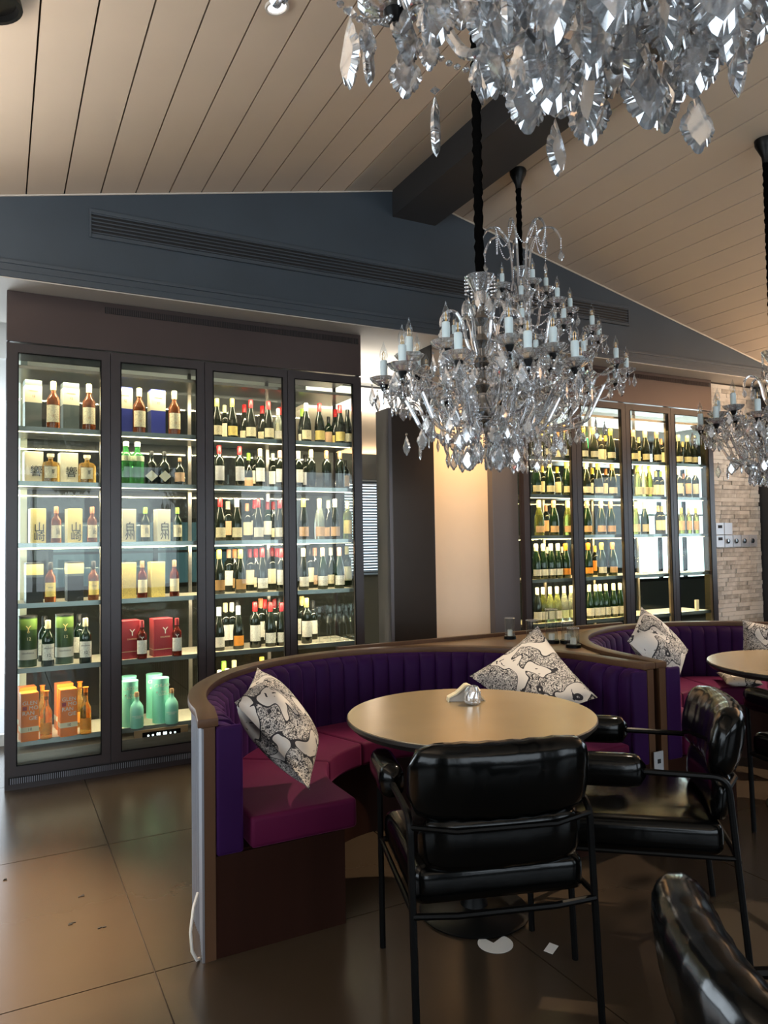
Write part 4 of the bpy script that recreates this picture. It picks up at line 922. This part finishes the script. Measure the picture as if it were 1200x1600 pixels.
def bead(m, p, r):
    x, y, z = p; k = .7*r
    vs = [(x, y, z+r)]+[(x+k*math.cos(a), y+k*math.sin(a), z+r*.6) for a in [PI/3*i for i in range(6)]]+[(x+r*math.cos(a), y+r*math.sin(a), z) for a in [PI/3*i+.5 for i in range(6)]]+[(x+k*math.cos(a), y+k*math.sin(a), z-r*.6) for a in [PI/3*i for i in range(6)]]+[(x, y, z-r)]
    fs = [(0, 1+i, 1+(i+1) % 6) for i in range(6)]+[(19, 13+(i+1) % 6, 13+i) for i in range(6)]
    for i in range(6):
        j = (i+1) % 6; fs += [(1+i, 7+i, 1+j), (1+j, 7+i, 7+j), (7+i, 13+i, 7+j) if False else (7+i, 13+j, 7+j), (7+i, 13+i, 13+j)]
    m.add(vs, fs)
def strand(pts, r=.0062, gap=.0145):
    m = MB(); pts = [Vector(p) for p in pts]; d = 0; acc = 0; bead(m, pts[0], r)
    for a, b in zip(pts, pts[1:]):
        L = (b-a).length; s = gap-acc
        while s <= L: bead(m, a+(b-a)*(s/L), r); s += gap
        acc = (L-(s-gap))
    return m.mesh('bead_strand', 'crystal')
def sag(p, q, drop, n=8):
    p, q = Vector(p), Vector(q); return [p+(q-p)*(i/n)-Vector((0, 0, drop*(1-(2*i/n-1)**2))) for i in range(n+1)]
PEND = pendant_mesh(.046, .085); PEND_S = pendant_mesh(.028, .062, 'pendant'); PEND_L = pendant_mesh(.056, .098, 'pendant')
CANDLE = MB().lathe([(.0150, 0), (.0155, .004), (.0150, .05), (.0160, .07), (.0148, .093), (.012, .095)], 14).mesh('candle', 'candle', smooth=True)
BULB = MB().lathe([(.009, 0), (.0145, .012), (.0160, .026), (.0135, .042), (.0075, .056), (.0035, .068), (.0008, .080)], 14, cap=False).mesh('bulb', 'bulb_glass', smooth=True)
FIL = MB().tube([(-.004, 0, 0), (-.005, 0, .026), (0, 0, .034), (.005, 0, .026), (.004, 0, 0)], .0018, 4).mesh('filament', 'filament')
def scal8(a, z): return 1+.09*abs(math.sin(4*a))
BOB = MB().lathe([(.008, -.006), (.024, -.004), (.046, .010), (.056, .024), (.054, .025), (.043, .014), (.022, .002), (.008, .002)], 32, scal=scal8, cap=False).mesh('drip_dish', 'crystal')
CUP = MB().lathe([(.004, -.045), (.006, -.03), (.016, -.008), (.018, 0)], 12).mesh('cup', 'black_metal', smooth=True)

def make_chandelier(label, tall, rope_len, group='crystal chandeliers'):
    e = empty('crystal_chandelier', label, 'chandelier', (0, 0, 0), 0, group)
    P = {}
    def part(name, me, loc, rz=0, parent=e): return link(name, me, parent, loc, rz)
    if not tall: tiers = [(.395, .355, 10, .18), (.30, .43, 8, .26)]; top = .70; hub0 = .20
    else: tiers = [(.66, .62, 14, .34), (.50, .86, 12, .55), (.32, 1.06, 8, .80), (.17, 1.22, 5, 1.0)]; top = 1.30; hub0 = .36
    # stem
    st = [(.0, hub0-.03), (.03, hub0), (.05, hub0+.03), (.03, hub0+.06), (.018, hub0+.09)]
    z = hub0+.09
    while z < top-.1: st += [(.016, z+.02), (.034, z+.05), (.016, z+.08)]; z += .09
    st += [(.014, top)]
    MB().lathe(st, 12).build('stem', 'chrome', e)
    # crown bowl
    MB().lathe([(.022, 0), (.024, .05), (.046, .095), (.058, .115), (.055, .116), (.042, .095), (.020, .05)], 32, (0, 0, 0), scal=scal8, cap=False).build('crown_bowl', 'crystal', e, (0, 0, top-.03))
    cm = strand([(0, 0, 0), (0, 0, -.07)], .0062, .0145)
    for k in range(8): a = 2*PI*k/8; part('bead_strand', cm, (.058*math.cos(a), .058*math.sin(a), top+.078)); part('pendant', PEND_S if k % 2 else PEND, (.058*math.cos(a), .058*math.sin(a), top-.005), a+PI/2)
    # inward scrolls below the crown
    sp_ = [(0.03, 0, -.16), (.06, 0, -.10), (.07, 0, -.03), (.10, 0, .03), (.14, 0, .03), (.165, 0, -.01), (.16, 0, -.035)]
    smesh = MB().tube(rounded_path(sp_, .025, 3), .007, 8).mesh('scroll_arm', 'crystal_arm', smooth=True)
    for k in range(6): a = 2*PI*(k+.5)/6; part('scroll_arm', smesh, (0, 0, top-.08), a); part('pendant', PEND_S, (.16*math.cos(a), .16*math.sin(a), top-.12), a)
    if tall:
        cane = [(.05, 0, -.18), (.06, 0, .05), (.075, 0, .20), (.13, 0, .29), (.19, 0, .31), (.25, 0, .27), (.27, 0, .21)]
        cmh = MB().tube(rounded_path(cane, .05, 4), .008, 8).mesh('crown_cane', 'crystal_arm', smooth=True)
        hs = strand([(0, 0, 0), (0, 0, -.06)]); 
        for k in range(7):
            a = 2*PI*k/7+.2; b = a+2*PI/7; part('crown_cane', cmh, (0, 0, top+.05), a); tip = lambda q: Vector((.27*math.cos(q), .27*math.sin(q), top+.26))
            part('pendant', PEND, tip(a)-Vector((0, 0, .07)), a); part('bead_strand', hs, tip(a))
            part('bead_strand', strand(sag(tip(a)-Vector((math.cos(a), math.sin(a), 0))*.10+Vector((0, 0, .08)), tip(b)-Vector((math.cos(b), math.sin(b), 0))*.10+Vector((0, 0, .08)), .14)), (0, 0, 0))
    # arms
    for ti, (R, zc, n, zr) in enumerate(tiers):
        path = rounded_path([(.03, 0, zr), (R*.30, 0, zr-.06), (R*.62, 0, zr-.015), (R*.80, 0, zc-.05), (R*.93, 0, zc-.035), (R, 0, zc-.055), (R, 0, zc-.012)], .03, 4)
        am = MB().tube(path, .0085, 8).mesh('arm', 'crystal_arm', smooth=True)
        sc = MB().tube(rounded_path([(R*.42, 0, zr-.01), (R*.55, 0, zr+.09), (R*.42, 0, zr+.15), (R*.30, 0, zr+.10), (R*.36, 0, zr+.05)], .035, 4), .0065, 8).mesh('scroll_arm', 'crystal_arm', smooth=True)
        s_in = strand(sag((.06, 0, zr+.20 if not tall else zr+.2), (R-.02, 0, zc), .07), .0058, .0142)
        dl = 2*PI/n; s_ar = strand(sag((R, 0, zc-.01), (R*math.cos(dl), R*math.sin(dl), zc-.01), .075), .0058, .0142)
        hang = strand([(0, 0, 0), (0, 0, -.035)]); 
        for k in range(n):
            a = 2*PI*k/n+(.5 if ti % 2 else 0)*2*PI/n+.12; ca, sa = math.cos(a), math.sin(a)
            part('arm', am, (0, 0, 0), a); part('drip_dish', BOB, (R*ca, R*sa, zc), a); part('cup', CUP, (R*ca, R*sa, zc-.004))
            cd = part('candle', CANDLE, (R*ca, R*sa, zc+.002)); link('bulb', BULB, cd, (0, 0, .093)); link('filament', FIL, cd, (0, 0, .097), a)
            part('bead_strand', s_in, (0, 0, 0), a); part('bead_strand', s_ar, (0, 0, 0), a)
            if not (tall and ti > 1): part('scroll_arm', sc, (0, 0, 0), a)
            m_p = 5 if not tall else 4
            for q in range(m_p):
                b = a+PI*2*q/m_p+.3; x, y = R*ca+.050*math.cos(b), R*sa+.050*math.sin(b)
                if q % 2 == 0: part('pendant', PEND, (x, y, zc-.012-.012*(q % 3)), b+PI/2+.4)
                else: part('bead_strand', hang, (x, y, zc+.012)); part('pendant', PEND_S, (x, y, zc-.038), b)
            # drops under the arm
            for fr, dz, me in ((.55, -.03, PEND_S), (.78, -.035, PEND), (.36, -.09, PEND)):
                x, y = R*fr*ca, R*fr*sa; part('pendant', me, (x, y, zr+dz), a+fr*3)
    # bottom cascade
    rings = [(.045, .02, 6, PEND_L), (.095, 0.0, 10, PEND_L), (.15, .06, 12, PEND), (.21, .10, 12, PEND)] if not tall else [(.08, .0, 8, PEND_L), (.17, .03, 12, PEND), (.27, .09, 16, PEND), (.38, .17, 18, PEND)]
    for r, zb, n, pm in rings:
        L = hub0-(zb+.115)+.03*(0 if r < .1 else -.6); L = max(L, .05)
        sm_ = strand([(0, 0, 0), (0, 0, -L)], .0066, .0150)
        for k in range(n):
            a = 2*PI*k/n+r*9; x, y = r*math.cos(a), r*math.sin(a); j = .012*math.sin(k*2.7)
            part('bead_strand', sm_, (x, y, zb+.112+L+j)); part('pendant', pm, (x, y, zb+.098+j), a+.6*k)
        MB().tube([(r*math.cos(2*PI*i/24), r*math.sin(2*PI*i/24), zb+.115+L) for i in range(24)], .0025, 6, closed=True).build('ring', 'crystal_arm', e, smooth=True)
    # rope sleeve and canopy
    m = MB(); nn = int(rope_len/.012)
    m.tube([(0.0015*math.sin(i*1.9), .0015*math.cos(i*2.3), top+.02+rope_len*i/nn) for i in range(nn+1)], .0185, 8, rf=lambda t: 1+.13*math.sin(t*nn*1.3))
    m.build('rope_sleeve', 'rope', e, smooth='all')
    MB().lathe([(.018, -.14), (.022, -.10), (.045, -.05), (.055, -.03), (.058, .0), (.02, .005)], 24).build('canopy', 'black_metal', e, (0, 0, top+.02+rope_len), smooth=True)
    return e
z1 = 1.70; xx, yy = 1.72, 2.42
ch1 = make_chandelier('crystal chandelier above the nearer round table, in the middle of the picture', False, roof_z(xx)-z1-.72)
ch1.location = (xx, yy, z1); KIDS.clear(); kids_index()
ch3 = copy_tree(ch1); ch3.location = (3.96, 2.69, 1.70); ch3.rotation_euler = (0, 0, .9)
tag(ch3, 'crystal chandelier cut by the right picture edge, above second booth')
ch4 = copy_tree(ch1); ch4.location = (.735, .685, 2.05); ch4.rotation_euler = (0, 0, .35); ch4.scale = (1.27, 1.27, 1.05)
tag(ch4, 'nearest crystal chandelier, only its lowest drops hang in at the top of picture')
for o in ch4.children:
    if o.name.startswith('pendant'): o.scale = (1.22, 1.22, 1.30)
for c, (x, y) in ((ch3, (3.96, 2.69)), (ch4, (.735, .685))):    # ropes cut to reach their own part of the slope
    for o in c.children:
        if o.name.startswith('rope_sleeve') or o.name.startswith('canopy'):
            want = roof_z(x)-c.location.z; have = roof_z(xx)-z1
            if o.name.startswith('canopy'): o.location.z = want
            else: s = (want-.72)/(have-.72); o.scale = (1, 1, s); o.location.z = .72*(1-s)
KIDS.clear()
ch2 = make_chandelier('tall tiered crystal chandelier farther back, behind and right of the middle one', True, roof_z(3.105)-1.86-1.32)
ch2.location = (3.105, 3.90, 1.86); ch2.scale = (1, 1, 1)
